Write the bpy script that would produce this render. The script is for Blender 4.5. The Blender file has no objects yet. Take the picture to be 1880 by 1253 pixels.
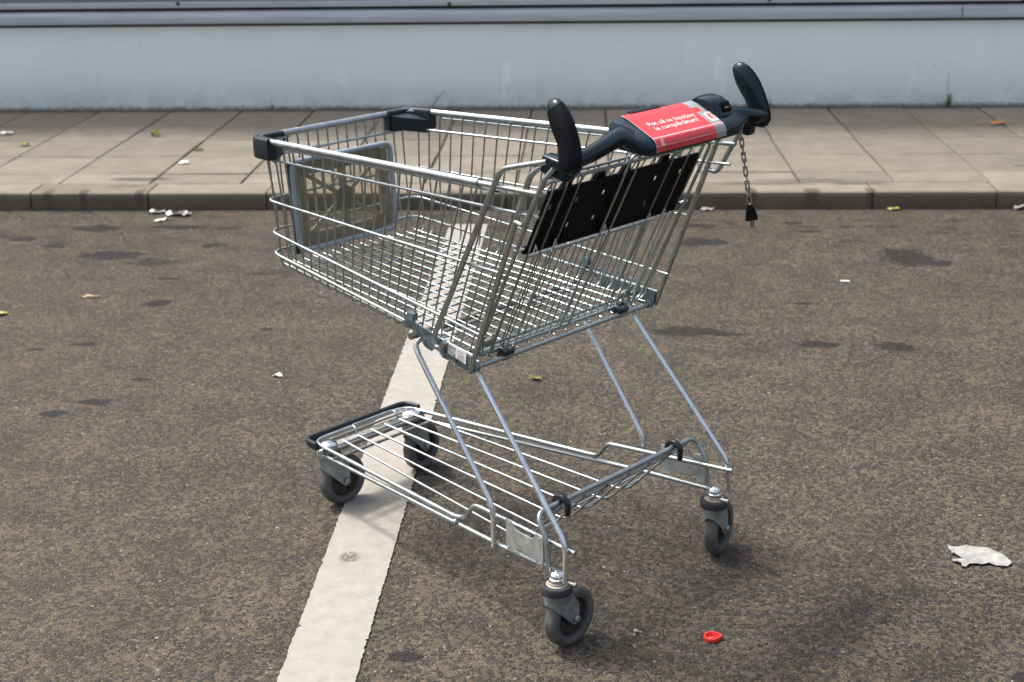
import bpy, bmesh, math, random
from mathutils import Vector, Matrix

# ------------------------------------------------------------------ camera, sky, sun, exposure
scene = bpy.context.scene
COL = scene.collection
PI = math.pi

cam_d = bpy.data.cameras.new("camera")
cam = bpy.data.objects.new("camera", cam_d)
COL.objects.link(cam)
RT = Vector((0.9988, 0.0476, -0.0134)); UP = Vector((-0.0028, 0.3263, 0.9453)); FW = Vector((-0.0494, 0.9441, -0.3260))
FW.normalize(); RT = (RT - FW * RT.dot(FW)).normalized(); UP = RT.cross(FW)
M3 = Matrix((RT, UP, -FW)).transposed()
cam.matrix_world = Matrix.Translation((0, 0, 1.5)) @ M3.to_4x4()
cam_d.sensor_width = 36.0
cam_d.lens = 2640.74 / 1880 * 36.0
cam_d.clip_start = 0.05
cam_d.clip_end = 500
cam_d.dof.use_dof = True
cam_d.dof.focus_distance = 2.85
cam_d.dof.aperture_fstop = 6.3
scene.camera = cam

SUN_DIR = Vector((-0.50, 0.23, 1.0)).normalized()
el = math.asin(SUN_DIR.z); az = math.atan2(SUN_DIR.x, SUN_DIR.y)
world = bpy.data.worlds.new("World"); scene.world = world
world.use_nodes = True
wn = world.node_tree.nodes; wl = world.node_tree.links
sky = wn.new("ShaderNodeTexSky"); sky.sky_type = 'NISHITA'; sky.sun_disc = False
sky.sun_elevation = el; sky.sun_rotation = az
sky.air_density = 1.0; sky.dust_density = 7.0; sky.ozone_density = 1.0
hs = wn.new("ShaderNodeHueSaturation"); hs.inputs["Saturation"].default_value = 0.72
wl.new(sky.outputs[0], hs.inputs["Color"]); wl.new(hs.outputs[0], wn["Background"].inputs[0])
wn["Background"].inputs[1].default_value = 0.15
sun_d = bpy.data.lights.new("sun", 'SUN'); sun_d.energy = 2.1; sun_d.angle = math.radians(7.0); sun_d.color = (1.0, 0.955, 0.89)
sun = bpy.data.objects.new("sun", sun_d); COL.objects.link(sun)
sun.rotation_euler = SUN_DIR.to_track_quat('Z', 'Y').to_euler()
scene.view_settings.view_transform = 'Standard'; scene.view_settings.look = 'None'
scene.view_settings.gamma = 1.0; scene.view_settings.exposure = 0.95
scene.cycles.max_bounces = 8; scene.cycles.transparent_max_bounces = 12

# ------------------------------------------------------------------ mesh helpers
class MB:
    def __init__(self): self.v = []; self.f = []; self.m = []; self.mi = 0
    def add(self, vs, fs):
        o = len(self.v); self.v += [tuple(p) for p in vs]
        self.f += [tuple(i + o for i in f) for f in fs]; self.m += [self.mi] * len(fs)
    def box(self, c, s, rot=None, bevel=0.0, seg=2):
        bm = bmesh.new(); bmesh.ops.create_cube(bm, size=1.0)
        bmesh.ops.scale(bm, vec=Vector(s), verts=bm.verts)
        if bevel > 0: bmesh.ops.bevel(bm, geom=list(bm.edges), offset=bevel, segments=seg, affect='EDGES', profile=0.5)
        mat = (rot.to_4x4() if rot is not None else Matrix.Identity(4)); mat = Matrix.Translation(c) @ mat
        self.frombm(bm, mat)
    def frombm(self, bm, mat=None):
        if mat is not None: bmesh.ops.transform(bm, matrix=mat, verts=bm.verts)
        bm.verts.index_update()
        self.add([v.co[:] for v in bm.verts], [[v.index for v in f.verts] for f in bm.faces]); bm.free()
    def tube(self, pts, r, bend=0.0, seg=8, closed=False, caps=True, up=None, rb=None, arc=5, p=2.0):
        P = [Vector(q) for q in pts]
        if isinstance(bend, (list, tuple)) or bend > 0:
            n = len(P); out = []
            for i in range(n):
                if not closed and i in (0, n - 1): out.append(P[i]); continue
                a, b, c = P[i - 1], P[i], P[(i + 1) % n]
                da, dc = (a - b), (c - b)
                bb = min(bend if not isinstance(bend, (list, tuple)) else bend[i], da.length * .48, dc.length * .48)
                if bb < 1e-5 or da.normalized().dot(dc.normalized()) < -0.9995: out.append(b); continue
                s, e = b + da.normalized() * bb, b + dc.normalized() * bb
                for k in range(arc + 1):
                    t = k / arc; out.append(s * (1 - t) ** 2 + b * 2 * t * (1 - t) + e * t * t)
            P = out
        n = len(P); T = []
        for i in range(n):
            if closed: d = P[(i + 1) % n] - P[i - 1]
            else: d = P[min(i + 1, n - 1)] - P[max(i - 1, 0)]
            T.append(d.normalized())
        rad = r if isinstance(r, (list, tuple)) else [r] * n
        ref = Vector(up) if up is not None else (Vector((0, 0, 1)) if abs(T[0].z) < .9 else Vector((1, 0, 0)))
        N = (ref - T[0] * ref.dot(T[0])).normalized()
        vs = []; fs = []
        for i in range(n):
            if up is not None: N = (ref - T[i] * ref.dot(T[i])).normalized()
            else: N = (N - T[i] * N.dot(T[i])).normalized()
            B = T[i].cross(N)
            for k in range(seg):
                a = 2 * PI * k / seg; c, s = math.cos(a), math.sin(a)
                if p != 2.0: c = math.copysign(abs(c) ** (2 / p), c); s = math.copysign(abs(s) ** (2 / p), s)
                vs.append(P[i] + N * (c * (rb if rb else rad[i])) + B * (s * rad[i]))
        m = n if closed else n - 1
        for i in range(m):
            j = (i + 1) % n
            for k in range(seg):
                k2 = (k + 1) % seg
                fs.append((i * seg + k, i * seg + k2, j * seg + k2, j * seg + k))
        if caps and not closed:
            fs.append(tuple(range(seg))[::-1]); fs.append(tuple((n - 1) * seg + k for k in range(seg)))
        self.add(vs, fs)
    def lathe(self, prof, seg=24, mat=None, cap=True):
        """prof: (r, h) list, spun around local Z"""
        vs = []; fs = []
        for (r, h) in prof:
            for k in range(seg):
                a = 2 * PI * k / seg; vs.append(Vector((r * math.cos(a), r * math.sin(a), h)))
        for i in range(len(prof) - 1):
            for k in range(seg):
                k2 = (k + 1) % seg; fs.append((i * seg + k, i * seg + k2, (i + 1) * seg + k2, (i + 1) * seg + k))
        if cap:
            fs.append(tuple(range(seg))[::-1]); fs.append(tuple((len(prof) - 1) * seg + k for k in range(seg)))
        if mat is not None: vs = [mat @ v for v in vs]
        self.add(vs, fs)
    def prism(self, poly, mapf, d0, d1):
        """2-D polygon extruded: mapf(a, b, d) -> point"""
        n = len(poly)
        vs = [mapf(a, b, d0) for a, b in poly] + [mapf(a, b, d1) for a, b in poly]
        fs = [tuple(range(n))[::-1], tuple(range(n, 2 * n))] + [(i, (i + 1) % n, n + (i + 1) % n, n + i) for i in range(n)]
        self.add(vs, fs)
    def loft(self, rings, caps=True):
        n = len(rings[0]); vs = [p for r in rings for p in r]; fs = []
        for i in range(len(rings) - 1):
            for k in range(n):
                k2 = (k + 1) % n; fs.append((i * n + k, i * n + k2, (i + 1) * n + k2, (i + 1) * n + k))
        if caps: fs.append(tuple(range(n))[::-1]); fs.append(tuple((len(rings) - 1) * n + k for k in range(n)))
        self.add(vs, fs)
    def ball(self, c, r, seg=10):
        prof = [(r * math.sin(PI * i / 6) + 1e-5, -r * math.cos(PI * i / 6)) for i in range(7)]
        self.lathe(prof, seg, Matrix.Translation(c))
    def build(self, name, mats, parent=None, smooth=35, fix=True):
        me = bpy.data.meshes.new(name); me.from_pydata(self.v, [], self.f)
        if not isinstance(mats, (list, tuple)): mats = [mats]
        for m in mats: me.materials.append(m)
        me.polygons.foreach_set("material_index", self.m)
        me.validate()
        if fix:
            bm = bmesh.new(); bm.from_mesh(me); bmesh.ops.recalc_face_normals(bm, faces=bm.faces); bm.to_mesh(me); bm.free()
        if smooth:
            me.polygons.foreach_set("use_smooth", [True] * len(me.polygons))
            me.set_sharp_from_angle(angle=math.radians(smooth))
        me.update()
        o = bpy.data.objects.new(name, me); COL.objects.link(o)
        if parent is not None: o.parent = parent
        return o

def tag(o, label=None, cat=None, group=None, kind=None):
    if label: o['label'] = label
    if cat: o['category'] = cat
    if group: o['group'] = group
    if kind: o['kind'] = kind
    return o
def empty(name, loc=(0, 0, 0), rz=0.0):
    o = bpy.data.objects.new(name, None); COL.objects.link(o); o.location = loc; o.rotation_euler = (0, 0, rz)
    o.empty_display_size = 0.1
    return o
def part(name, parent):
    o = bpy.data.objects.new(name, None); COL.objects.link(o); o.parent = parent; o.empty_display_size = 0.05
    return o

# ------------------------------------------------------------------ material helpers
class NT:
    def __init__(self, name):
        self.m = bpy.data.materials.new(name); self.m.use_nodes = True
        self.t = self.m.node_tree; self.n = self.t.nodes; self.l = self.t.links
        self.b = self.n["Principled BSDF"]
        self.tc = self.n.new("ShaderNodeTexCoord"); self.co = self.tc.outputs["Object"]
    def link(self, a, b): self.l.new(a, b)
    def _set(self, sock, v):
        if v is None: return
        if hasattr(v, "is_output") or isinstance(v, bpy.types.NodeSocket): self.l.new(v, sock)
        else:
            if sock.type == 'RGBA' and len(v) == 3: v = (*v, 1)
            sock.default_value = v
    def noise(self, scale, detail=4, rough=.55, co=None, dist=0.0):
        n = self.n.new("ShaderNodeTexNoise"); n.inputs["Scale"].default_value = scale; n.inputs["Detail"].default_value = detail
        n.inputs["Roughness"].default_value = rough; n.inputs["Distortion"].default_value = dist
        self._set(n.inputs["Vector"], co if co is not None else self.co); return n
    def vor(self, scale, feature='F1', co=None, rnd=1.0):
        n = self.n.new("ShaderNodeTexVoronoi"); n.feature = feature; n.inputs["Scale"].default_value = scale
        n.inputs["Randomness"].default_value = rnd
        self._set(n.inputs["Vector"], co if co is not None else self.co); return n
    def math(self, op, a, b=None, c=None, clamp=False):
        n = self.n.new("ShaderNodeMath"); n.operation = op; n.use_clamp = clamp
        self._set(n.inputs[0], a); self._set(n.inputs[1], b); self._set(n.inputs[2], c); return n.outputs[0]
    def vmath(self, op, a, b=None):
        n = self.n.new("ShaderNodeVectorMath"); n.operation = op
        self._set(n.inputs[0], a); self._set(n.inputs[1], b)
        return n.outputs["Value"] if op in ('LENGTH', 'DOT_PRODUCT', 'DISTANCE') else n.outputs["Vector"]
    def mr(self, v, a, b, c=0.0, d=1.0, smooth=False):
        n = self.n.new("ShaderNodeMapRange"); n.interpolation_type = 'SMOOTHSTEP' if smooth else 'LINEAR'
        self._set(n.inputs[0], v)
        for i, x in enumerate((a, b, c, d)): self._set(n.inputs[1 + i], x)
        return n.outputs[0]
    def mix(self, f, a, b, mode='MIX'):
        n = self.n.new("ShaderNodeMix"); n.data_type = 'RGBA'; n.blend_type = mode
        self._set(n.inputs["Factor"], f); self._set(n.inputs[6], a); self._set(n.inputs[7], b); return n.outputs[2]
    def ramp(self, v, stops, interp='LINEAR'):
        n = self.n.new("ShaderNodeValToRGB"); e = n.color_ramp.elements; n.color_ramp.interpolation = interp
        while len(e) < len(stops): e.new(0.5)
        for i, (p, c) in enumerate(stops): e[i].position = p; e[i].color = (*c, 1)
        self._set(n.inputs[0], v); return n.outputs[0]
    def sep(self, v):
        n = self.n.new("ShaderNodeSeparateXYZ"); self._set(n.inputs[0], v); return n.outputs
    def bump(self, h, strength=.5, dist=.01, prev=None):
        n = self.n.new("ShaderNodeBump"); n.inputs["Strength"].default_value = strength; n.inputs["Distance"].default_value = dist
        self._set(n.inputs["Height"], h)
        if prev is not None: self._set(n.inputs["Normal"], prev)
        return n.outputs[0]
    def out(self, color=None, rough=None, metal=None, normal=None, spec=None, **kw):
        self._set(self.b.inputs["Base Color"], color); self._set(self.b.inputs["Roughness"], rough)
        self._set(self.b.inputs["Metallic"], metal); self._set(self.b.inputs["Normal"], normal)
        if spec is not None: self._set(self.b.inputs["Specular IOR Level"], spec)
        for k, v in kw.items(): self._set(self.b.inputs[k], v)
        return self.m
    def spots(self, lst, co, warp=.3, wscale=6.0, edge=.45):
        """irregular stains: list of (x, y, rx, ry, strength) in object metres"""
        nz = self.noise(wscale, 5, .65, co)
        off = self.vmath('SUBTRACT', nz.outputs["Color"], (.5, .5, .5))
        acc = None
        for (x, y, rx, ry, s) in lst:
            d = self.vmath('SUBTRACT', co, (x, y, 0)); d = self.vmath('MULTIPLY', d, (1 / rx, 1 / ry, 0))
            w = self.n.new("ShaderNodeVectorMath"); w.operation = 'SCALE'; self.l.new(off, w.inputs[0]); w.inputs["Scale"].default_value = warp * 6
            d = self.vmath('MULTIPLY', self.vmath('ADD', d, w.outputs[0]), (1, 1, 0))
            v = self.mr(self.vmath('LENGTH', d), 1.0, edge, 0, s, True)
            acc = v if acc is None else self.math('MAXIMUM', acc, v)
        return acc

def simple(name, color, rough=.5, metal=0.0, nscale=60.0, var=.15, bump=0.0, spec=None):
    t = NT(name); nz = t.noise(nscale, 5)
    a = [max(0, c * (1 - var)) for c in color]; b = [min(1, c * (1 + var)) for c in color]
    c = t.mix(t.mr(nz.outputs[0], .3, .7), a, b)
    r = t.mr(nz.outputs[0], .3, .7, max(.02, rough - .07), min(1, rough + .07))
    nrm = t.bump(nz.outputs[0], bump, .001) if bump else None
    return t.out(c, r, metal, nrm, spec)

# ------------------------------------------------------------------ setting materials
STAINS = [(-2.04, 5.78, .17, .10, .9), (-1.85, 5.36, .20, .10, .95), (-1.70, 5.80, .22, .07, .85), (-1.48, 5.50, .09, .08, .7),
          (-1.483, 4.745, .085, .075, .8), (1.23, 5.33, .15, .20, 1.0), (1.33, 5.25, .10, .07, .9), (.33, 4.44, .20, .08, .85), (.45, 4.42, .14, .04, .8),
          (.736, 4.323, .11, .06, .85), (.978, 4.30, .10, .07, .9), (.47, 5.55, .18, .10, .8), (.47, 5.81, .14, .08, .75),
          (-1.497, 3.704, .07, .05, .7), (-1.40, 3.79, .09, .05, .75), (-2.3, 5.6, .12, .06, .7), (-2.12, 5.51, .10, .07, .75),
          (.87, 5.854, .10, .05, .6), (.905, 5.72, .12, .04, .6), (-.351, 2.45, .06, .035, .8), (.84, 2.40, .05, .04, .95),
          (-1.53, 5.04, .07, .03, .75), (-1.04, 4.455, .04, .03, .8), (-1.33, 3.98, .06, .03, .7), (-1.2, 5.1, .1, .03, .6), (-1.65, 5.25, .25, .12, .5),
          (1.5, 3.55, .06, .03, .7), (.2, 4.9, .12, .03, .6), (.75, 4.75, .07, .03, .65), (-1.6, 4.3, .09, .03, .6), (-1.75, 4.25, .07, .025, .6)]

def mat_asphalt():
    t = NT("asphalt_worn_brown")
    big = t.noise(.9, 3).outputs[0]; mid = t.noise(5.0, 5, .6).outputs[0]; fine = t.noise(420, 3, .6).outputs[0]
    wob = t.noise(60, 2).outputs["Color"]
    wv = t.vmath('MULTIPLY', t.vmath('SUBTRACT', wob, (.5, .5, .5)), (.012, .012, .012))
    co = t.vmath('ADD', t.co, wv)
    co = t.vmath('MULTIPLY', co, (1, 1, 0))
    v1 = t.vor(98, 'F1', co); e1 = t.vor(98, 'DISTANCE_TO_EDGE', co)
    v2 = t.vor(260, 'F1', co); e2 = t.vor(260, 'DISTANCE_TO_EDGE', co)
    s1 = t.sep(v1.outputs["Color"]); s2 = t.sep(v2.outputs["Color"])
    stone = t.ramp(s1[0], [(0, (.013, .015, .019)), (.4, (.026, .030, .036)), (.7, (.046, .047, .049)), (.88, (.072, .064, .052)), (1, (.17, .152, .12))])
    chip = t.ramp(s2[0], [(0, (.022, .021, .021)), (.5, (.075, .061, .044)), (.9, (.155, .122, .084)), (1, (.28, .255, .21))])
    matrix = t.mix(t.mr(fine, .3, .7), (.098, .078, .055), (.212, .170, .120))
    matrix = t.mix(.45, matrix, chip)
    # which cells are proud stones
    isst = t.math('GREATER_THAN', s1[1], t.mr(mid, .3, .7, .14, .42))
    edge = t.mr(e1.outputs["Distance"], .05, .16)
    stf = t.math('MULTIPLY', isst, edge)
    c = t.mix(stf, matrix, stone)
    # pits
    pit = t.mr(e2.outputs["Distance"], .03, .10)
    c = t.mix(t.math('MULTIPLY', t.math('SUBTRACT', 1.0, pit), .45), c, (.035, .03, .026))
    chipw = t.math('GREATER_THAN', s2[1], .9975)
    c = t.mix(t.math('MULTIPLY', chipw, .75), c, (.42, .40, .36))
    # broad wear: browner and lighter dust / darker tar
    c = t.mix(t.mr(big, .35, .65, 0, .22), c, (.125, .101, .072), 'MIX')
    dk = t.mr(mid, .36, .62, .86, 1.10)
    cc = t.n.new("ShaderNodeCombineColor"); [t.link(dk, cc.inputs[i]) for i in range(3)]
    c = t.mix(1.0, c, cc.outputs[0], 'MULTIPLY')
    rag = t.noise(30, 6, .72, t.vmath('MULTIPLY', t.co, (.55, 1.2, 1))).outputs[0]
    sp = t.mr(t.math('ADD', t.spots(STAINS, t.co, .14, 9.0, .1), t.math('MULTIPLY', t.math('SUBTRACT', rag, .5), 1.6)), .30, .50)
    blot = t.mr(t.noise(7.0, 6, .7, t.vmath('MULTIPLY', t.co, (.55, 1.3, 1))).outputs[0],   .545, .615, 0, .8)
    xyz = t.sep(t.co)
    nearkerb = t.mr(xyz[1], 4.6, 5.9)
    gut = t.math('MULTIPLY', t.mr(t.math('ADD', xyz[1], t.math('MULTIPLY', mid, .14)), 6.10, 6.19, 0, .75), t.mr(t.noise(14, 4).outputs[0], .35, .6))
    st = t.math('MAXIMUM', t.math('MAXIMUM', sp, t.math('MULTIPLY', blot, nearkerb)), gut)
    tar = t.mix(s1[2], (.014, .014, .0145), (.030, .028, .026))
    c = t.mix(t.math('MULTIPLY', st, .92), c, tar)
    h = t.math('ADD', t.math('MULTIPLY', stf, t.mr(s1[2], 0, 1, .5, 1.0)), t.math('MULTIPLY', pit, .35))
    h = t.math('ADD', h, t.math('MULTIPLY', fine, .35))
    nrm = t.bump(h, 1.0, .0062)
    rough = t.mr(stf, 0, 1, .92, .62)
    return t.out(c, rough, 0.0, nrm, .35)

def mat_line():
    t = NT("road_paint_white")
    n1 = t.noise(30, 6, .65).outputs[0]; n2 = t.noise(300, 3).outputs[0]; n3 = t.noise(4, 3).outputs[0]
    c = t.mix(t.mr(n1, .3, .7), (.225, .213, .192), (.305, .291, .265))
    c = t.mix(t.mr(n3, .35, .7, 0, .45), c, (.25, .23, .20))
    xyz = t.sep(t.co)
    # tyre prints at the near end of the stripe
    ch = t.math('ADD', t.math('MULTIPLY', t.math('ABSOLUTE', t.math('ADD', xyz[0], .505)), 1.3), xyz[1])
    w = t.math('SINE', t.math('MULTIPLY', t.math('ADD', ch, t.math('MULTIPLY', n1, .02)), 300.0))
    tp = t.math('MULTIPLY', t.math('MULTIPLY', t.mr(w, .3, 1.0), t.mr(xyz[1], 2.62, 2.50)), t.mr(n1, .40, .62))
    c = t.mix(t.math('MULTIPLY', tp, .55), c, (.24, .23, .21))
    hole = t.spots([(-.518, 2.853, .030, .034, 1.0)], t.co, .05, 60)
    pn = t.noise(110, 5, .7, t.vmath('MULTIPLY', t.co, (.55, 1.6, 1))).outputs[0]
    pit = t.math('MAXIMUM', t.mr(pn, .665, .70), t.math('MULTIPLY', hole, t.mr(t.noise(140, 3).outputs[0], .40, .47)))
    c = t.mix(t.math('MULTIPLY', pit, .85), c, (.085, .075, .065))
    h = t.math('ADD', t.math('MULTIPLY', n2, .7), t.math('MULTIPLY', n1, .25)); h = t.math('SUBTRACT', h, pit)
    return t.out(c, .75, 0, t.bump(h, .6, .002), .3)

def mat_concrete(name, base, seed=0.0, kerb=False):
    t = NT(name)
    at = t.n.new("ShaderNodeAttribute"); at.attribute_name = "shade"
    n1 = t.noise(9, 6, .65).outputs[0]; n2 = t.noise(170, 4, .6).outputs[0]; n3 = t.noise(2.2, 4, .6, t.vmath('MULTIPLY', t.co, (.6, 1.6, 1))).outputs[0]
    lo = [c * .72 for c in base]; hi = [c * 1.15 for c in base]
    c = t.mix(t.mr(n1, .3, .7), lo, hi)
    c = t.mix(t.mr(n2, .35, .7, 0, .4), c, [b * 1.25 for b in base])
    sh = t.mr(at.outputs["Fac"], 0, 1, .84, 1.10)
    cc = t.n.new("ShaderNodeCombineColor"); [t.link(sh, cc.inputs[i]) for i in range(3)]
    c = t.mix(1.0, c, cc.outputs[0], 'MULTIPLY')
    c = t.mix(t.mr(n3, .50, .72, 0, .5), c, (.15, .125, .095))
    if kerb:
        sp = t.spots([(.72, 6.12, .035, .06, .9), (.98, 6.12, .05, .05, .85), (1.23, 6.12, .03, .06, .8), (-2.2, 6.12, .03, .05, .9), (-1.95, 6.12, .03, .05, .9), (-2.36, 6.12, .03, .05, .8),
                      (.8, 6.24, .3, .03, .7), (1.2, 6.24, .16, .03, .75), (-2.05, 6.22, .12, .03, .5), (.2, 6.1, .1, .06, .5), (-.6, 6.1, .3, .05, .4), (-2.7, 6.1, .2, .05, .5), (2.2, 6.1, .2, .05, .5)], t.co, .09, 12)
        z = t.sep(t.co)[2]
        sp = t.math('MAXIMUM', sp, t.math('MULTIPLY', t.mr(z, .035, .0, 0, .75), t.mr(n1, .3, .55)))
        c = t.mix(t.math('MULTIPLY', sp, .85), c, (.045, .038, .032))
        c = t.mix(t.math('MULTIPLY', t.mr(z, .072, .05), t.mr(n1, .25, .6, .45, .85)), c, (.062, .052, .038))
    else:
        sp = t.spots([(-2.05, 6.36, .16, .05, .8), (-1.95, 6.38, .08, .03, .9), (.95, 6.31, .3, .03, .5), (2.0, 6.6, .05, .03, .6), (2.1, 6.75, .03, .02, .7)], t.co, .1, 8)
        y = t.sep(t.co)[1]
        sp = t.math('MAXIMUM', sp, t.mr(t.math('ADD', y, t.math('MULTIPLY', n1, .12)), 8.15, 8.21, 0, .85))
        c = t.mix(sp, c, (.05, .045, .035))
    h = t.math('ADD', t.math('MULTIPLY', n2, .6), t.math('MULTIPLY', n1, .5))
    return t.out(c, .88, 0, t.bump(h, .5, .003), .3)

def mat_plinth():
    t = NT("wall_pale_blue_paint")
    xyz = t.sep(t.co)
    n1 = t.noise(1.6, 5, .6, t.vmath('MULTIPLY', t.co, (1, 1, 2))).outputs[0]; n2 = t.noise(40, 5, .65).outputs[0]
    st = t.noise(14, 4, .6, t.vmath('MULTIPLY', t.co, (1, 1, .07))).outputs[0]
    c = t.mix(t.mr(n1, .3, .7), (.72, .80, .79), (.80, .865, .85))
    c = t.mix(t.mr(st, .55, .75, 0, .13), c, (.46, .50, .50))
    c2 = t.n.new("ShaderNodeCombineXYZ"); t.link(xyz[0], c2.inputs[0]); t.link(xyz[2], c2.inputs[1])
    drip = t.spots([(-.435, .27, .035, .10, .9), (-.45, .2, .025, .12, .7), (-1.38, .26, .03, .09, .55), (-1.36, .2, .04, .08, .4), (.755, .29, .035, .10, .6), (.78, .2, .025, .09, .5), (1.83, .24, .012, .08, .6), (1.82, .17, .02, .05, .4), (2.1, .25, .012, .04, .3)], c2.outputs[0], .07, 16)
    c = t.mix(t.math('MULTIPLY', drip, t.mr(n2, .3, .6, .35, 1)), c, (.92, .94, .94))
    z = xyz[2]
    grime = t.math('MULTIPLY', t.mr(z, .24, .08, 0, 1), t.mr(t.noise(9, 6, .7).outputs[0], .42, .68))
    grime = t.math('MAXIMUM', t.math('MULTIPLY', grime, .32), t.mr(t.math('ADD', z, t.math('MULTIPLY', n2, -.05)), .083, .060, 0, .85))
    c = t.mix(grime, c, (.13, .12, .085))
    spk = t.mr(t.noise(26, 2).outputs[0], .74, .77, 0, .35)
    c = t.mix(spk, c, (.3, .3, .28))
    return t.out(c, .55, 0, t.bump(n2, .15, .003), .4)

def mat_trim(name, base, rough=.35):
    t = NT(name)
    n = t.noise(8, 5, .6, t.vmath('MULTIPLY', t.co, (.25, 1, 6))).outputs[0]
    st = t.noise(70, 4, .6, t.vmath('MULTIPLY', t.co, (.02, 1, 4))).outputs[0]
    c = t.mix(t.mr(n, .35, .65), [b * .85 for b in base], [b * 1.12 for b in base])
    c = t.mix(t.mr(st, .55, .75, 0, .3), c, [b * .6 for b in base])
    return t.out(c, rough, .35)

M = {}
M['asphalt'] = mat_asphalt()
M['line'] = mat_line()
M['slab'] = mat_concrete("concrete_slab_beige", (.185, .166, .136))
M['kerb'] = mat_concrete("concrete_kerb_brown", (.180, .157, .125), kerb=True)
M['plinth'] = mat_plinth()
M['trim'] = mat_trim("aluminium_trim", (.42, .45, .49))
M['trim2'] = mat_trim("aluminium_trim_pale", (.50, .53, .57))
M['gap'] = simple("dirty_shaded_gap", (.05, .042, .03), .9, nscale=20, var=.5)
M['facade'] = mat_trim("facade_grey_cladding", (.22, .23, .27), .5)

# ------------------------------------------------------------------ the setting
# ground
g = MB(); g.add([(-80, -60, 0), (80, -60, 0), (80, 90, 0), (-80, 90, 0)], [(0, 1, 2, 3)])
tag(g.build("car_park_ground", M['asphalt'], smooth=0), kind='structure')

# painted stripe with a ragged edge
random.seed(4)
ln = MB(); ys = []; y = 1.2
while y < 5.83: ys.append(y); y += random.uniform(.003, .010)
L = []; R = []
jl = jr = 0
for y in ys:
    xl = -.579 + (y - 2.35) * .0060; xr = -.430 + (y - 2.35) * .0088
    jl = .25 * jl + random.gauss(0, .0009); jr = .25 * jr + random.gauss(0, .0009)
    bl = random.uniform(.003, .009) if random.random() < .03 else 0; br = random.uniform(.003, .009) if random.random() < .03 else 0
    L.append((xl + jl + bl, y, .004)); R.append((xr + jr - br, y, .004))
n = len(ys)
ln.add(L + R, [(i, n + i, n + i + 1, i + 1) for i in range(n - 1)])
tag(ln.build("road_marking", M['line'], smooth=0), kind='structure')

# pavement slabs
def slabs():
    rnd = random.Random(7)
    ye = [8.20, 7.665, 7.285, 6.87, 6.48, 6.272]
    me_v = MB(); shade = []
    pitch = .4154; gap = .004
    bm_all = bmesh.new(); lay = None
    xs0 = -1.541 - pitch * 30
    for r in range(len(ye) - 1):
        y1, y0 = ye[r], ye[r + 1]
        for k in range(70):
            x0 = xs0 + k * pitch + rnd.uniform(-.002, .002); x1 = x0 + pitch
            dz = rnd.uniform(-.0015, .0015); tx, ty = rnd.uniform(-.001, .001), rnd.uniform(-.001, .001)
            b = .004
            A = [(x0 + gap, y0 + gap), (x1 - gap, y0 + gap), (x1 - gap, y1 - gap), (x0 + gap, y1 - gap)]
            Bp = [(x0 + gap + b, y0 + gap + b), (x1 - gap - b, y0 + gap + b), (x1 - gap - b, y1 - gap - b), (x0 + gap + b, y1 - gap - b)]
            zt = .079 + dz
            zz = [zt + tx * sx + ty * sy for sx, sy in ((-1, -1), (1, -1), (1, 1), (-1, 1))]
            vs = [(p[0], p[1], .04) for p in A] + [(p[0], p[1], z - b) for p, z in zip(A, zz)] + [(p[0], p[1], z) for p, z in zip(Bp, zz)]
            fs = []
            for s in (0, 4):
                fs += [(s + i, s + (i + 1) % 4, s + 4 + (i + 1) % 4, s + 4 + i) for i in range(4)]
            fs.append((8, 9, 10, 11))
            me_v.add(vs, fs); shade += [rnd.random()] * len(fs)
    o = me_v.build("pavement", M['slab'], smooth=0)
    at = o.data.attributes.new("shade", 'FLOAT', 'FACE'); at.data.foreach_set("value", shade)
    tag(o, kind='structure')
    k_ = MB(); k_.box((0, 7.2, .025), (60, 1.93, .088 - .0), None)
    k_.v = [(x, y, min(z, .067)) for x, y, z in k_.v]
    tag(k_.build("pavement_bed", M['gap'], smooth=0), kind='structure')
slabs()

def kerb():
    rnd = random.Random(3); mb = MB(); shade = []
    pitch = .525
    for k in range(-26, 28):
        x0 = -1.912 + pitch * k + .003; x1 = x0 + pitch - .006
        y0, y1, zt = 6.098 + rnd.uniform(-.002, .002), 6.264, .079 + rnd.uniform(-.002, .002)
        prof = [(y1, -.02), (y1, zt), (y0 + .014, zt), (y0 + .007, zt - .002), (y0 + .002, zt - .007), (y0, zt - .015), (y0 - .004, -.02)]
        nb = len(mb.f)
        mb.prism(prof, lambda a, b, d: (d, a, b), x0, x1); shade += [rnd.random()] * (len(mb.f) - nb)
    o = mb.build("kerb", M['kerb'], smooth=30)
    at = o.data.attributes.new("shade", 'FLOAT', 'FACE'); at.data.foreach_set("value", shade)
    tag(o, kind='structure')
kerb()

# wall with ledge trims, seen only to knee height but built to its full height
wall = empty("building_wall", (0, 8.17, 0.06))
tag(wall, "pale blue painted wall under a grey metal ledge behind the pavement", "wall")
def wbox(mb, x0, x1, y0, y1, z0, z1, bev=.003):
    mb.box(((x0 + x1) / 2, (y0 + y1) / 2 - 8.17, (z0 + z1) / 2 - .06), (x1 - x0, y1 - y0, z1 - z0), None, bev, 2)
# plinth: grid front so the object coordinates stay world-like
p = MB(); wbox(p, -30, 30, 8.17, 8.5, .06, .556, .002)
pl = p.build("painted_plinth", M['plinth'], None, 30)
pl.parent = wall
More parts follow.
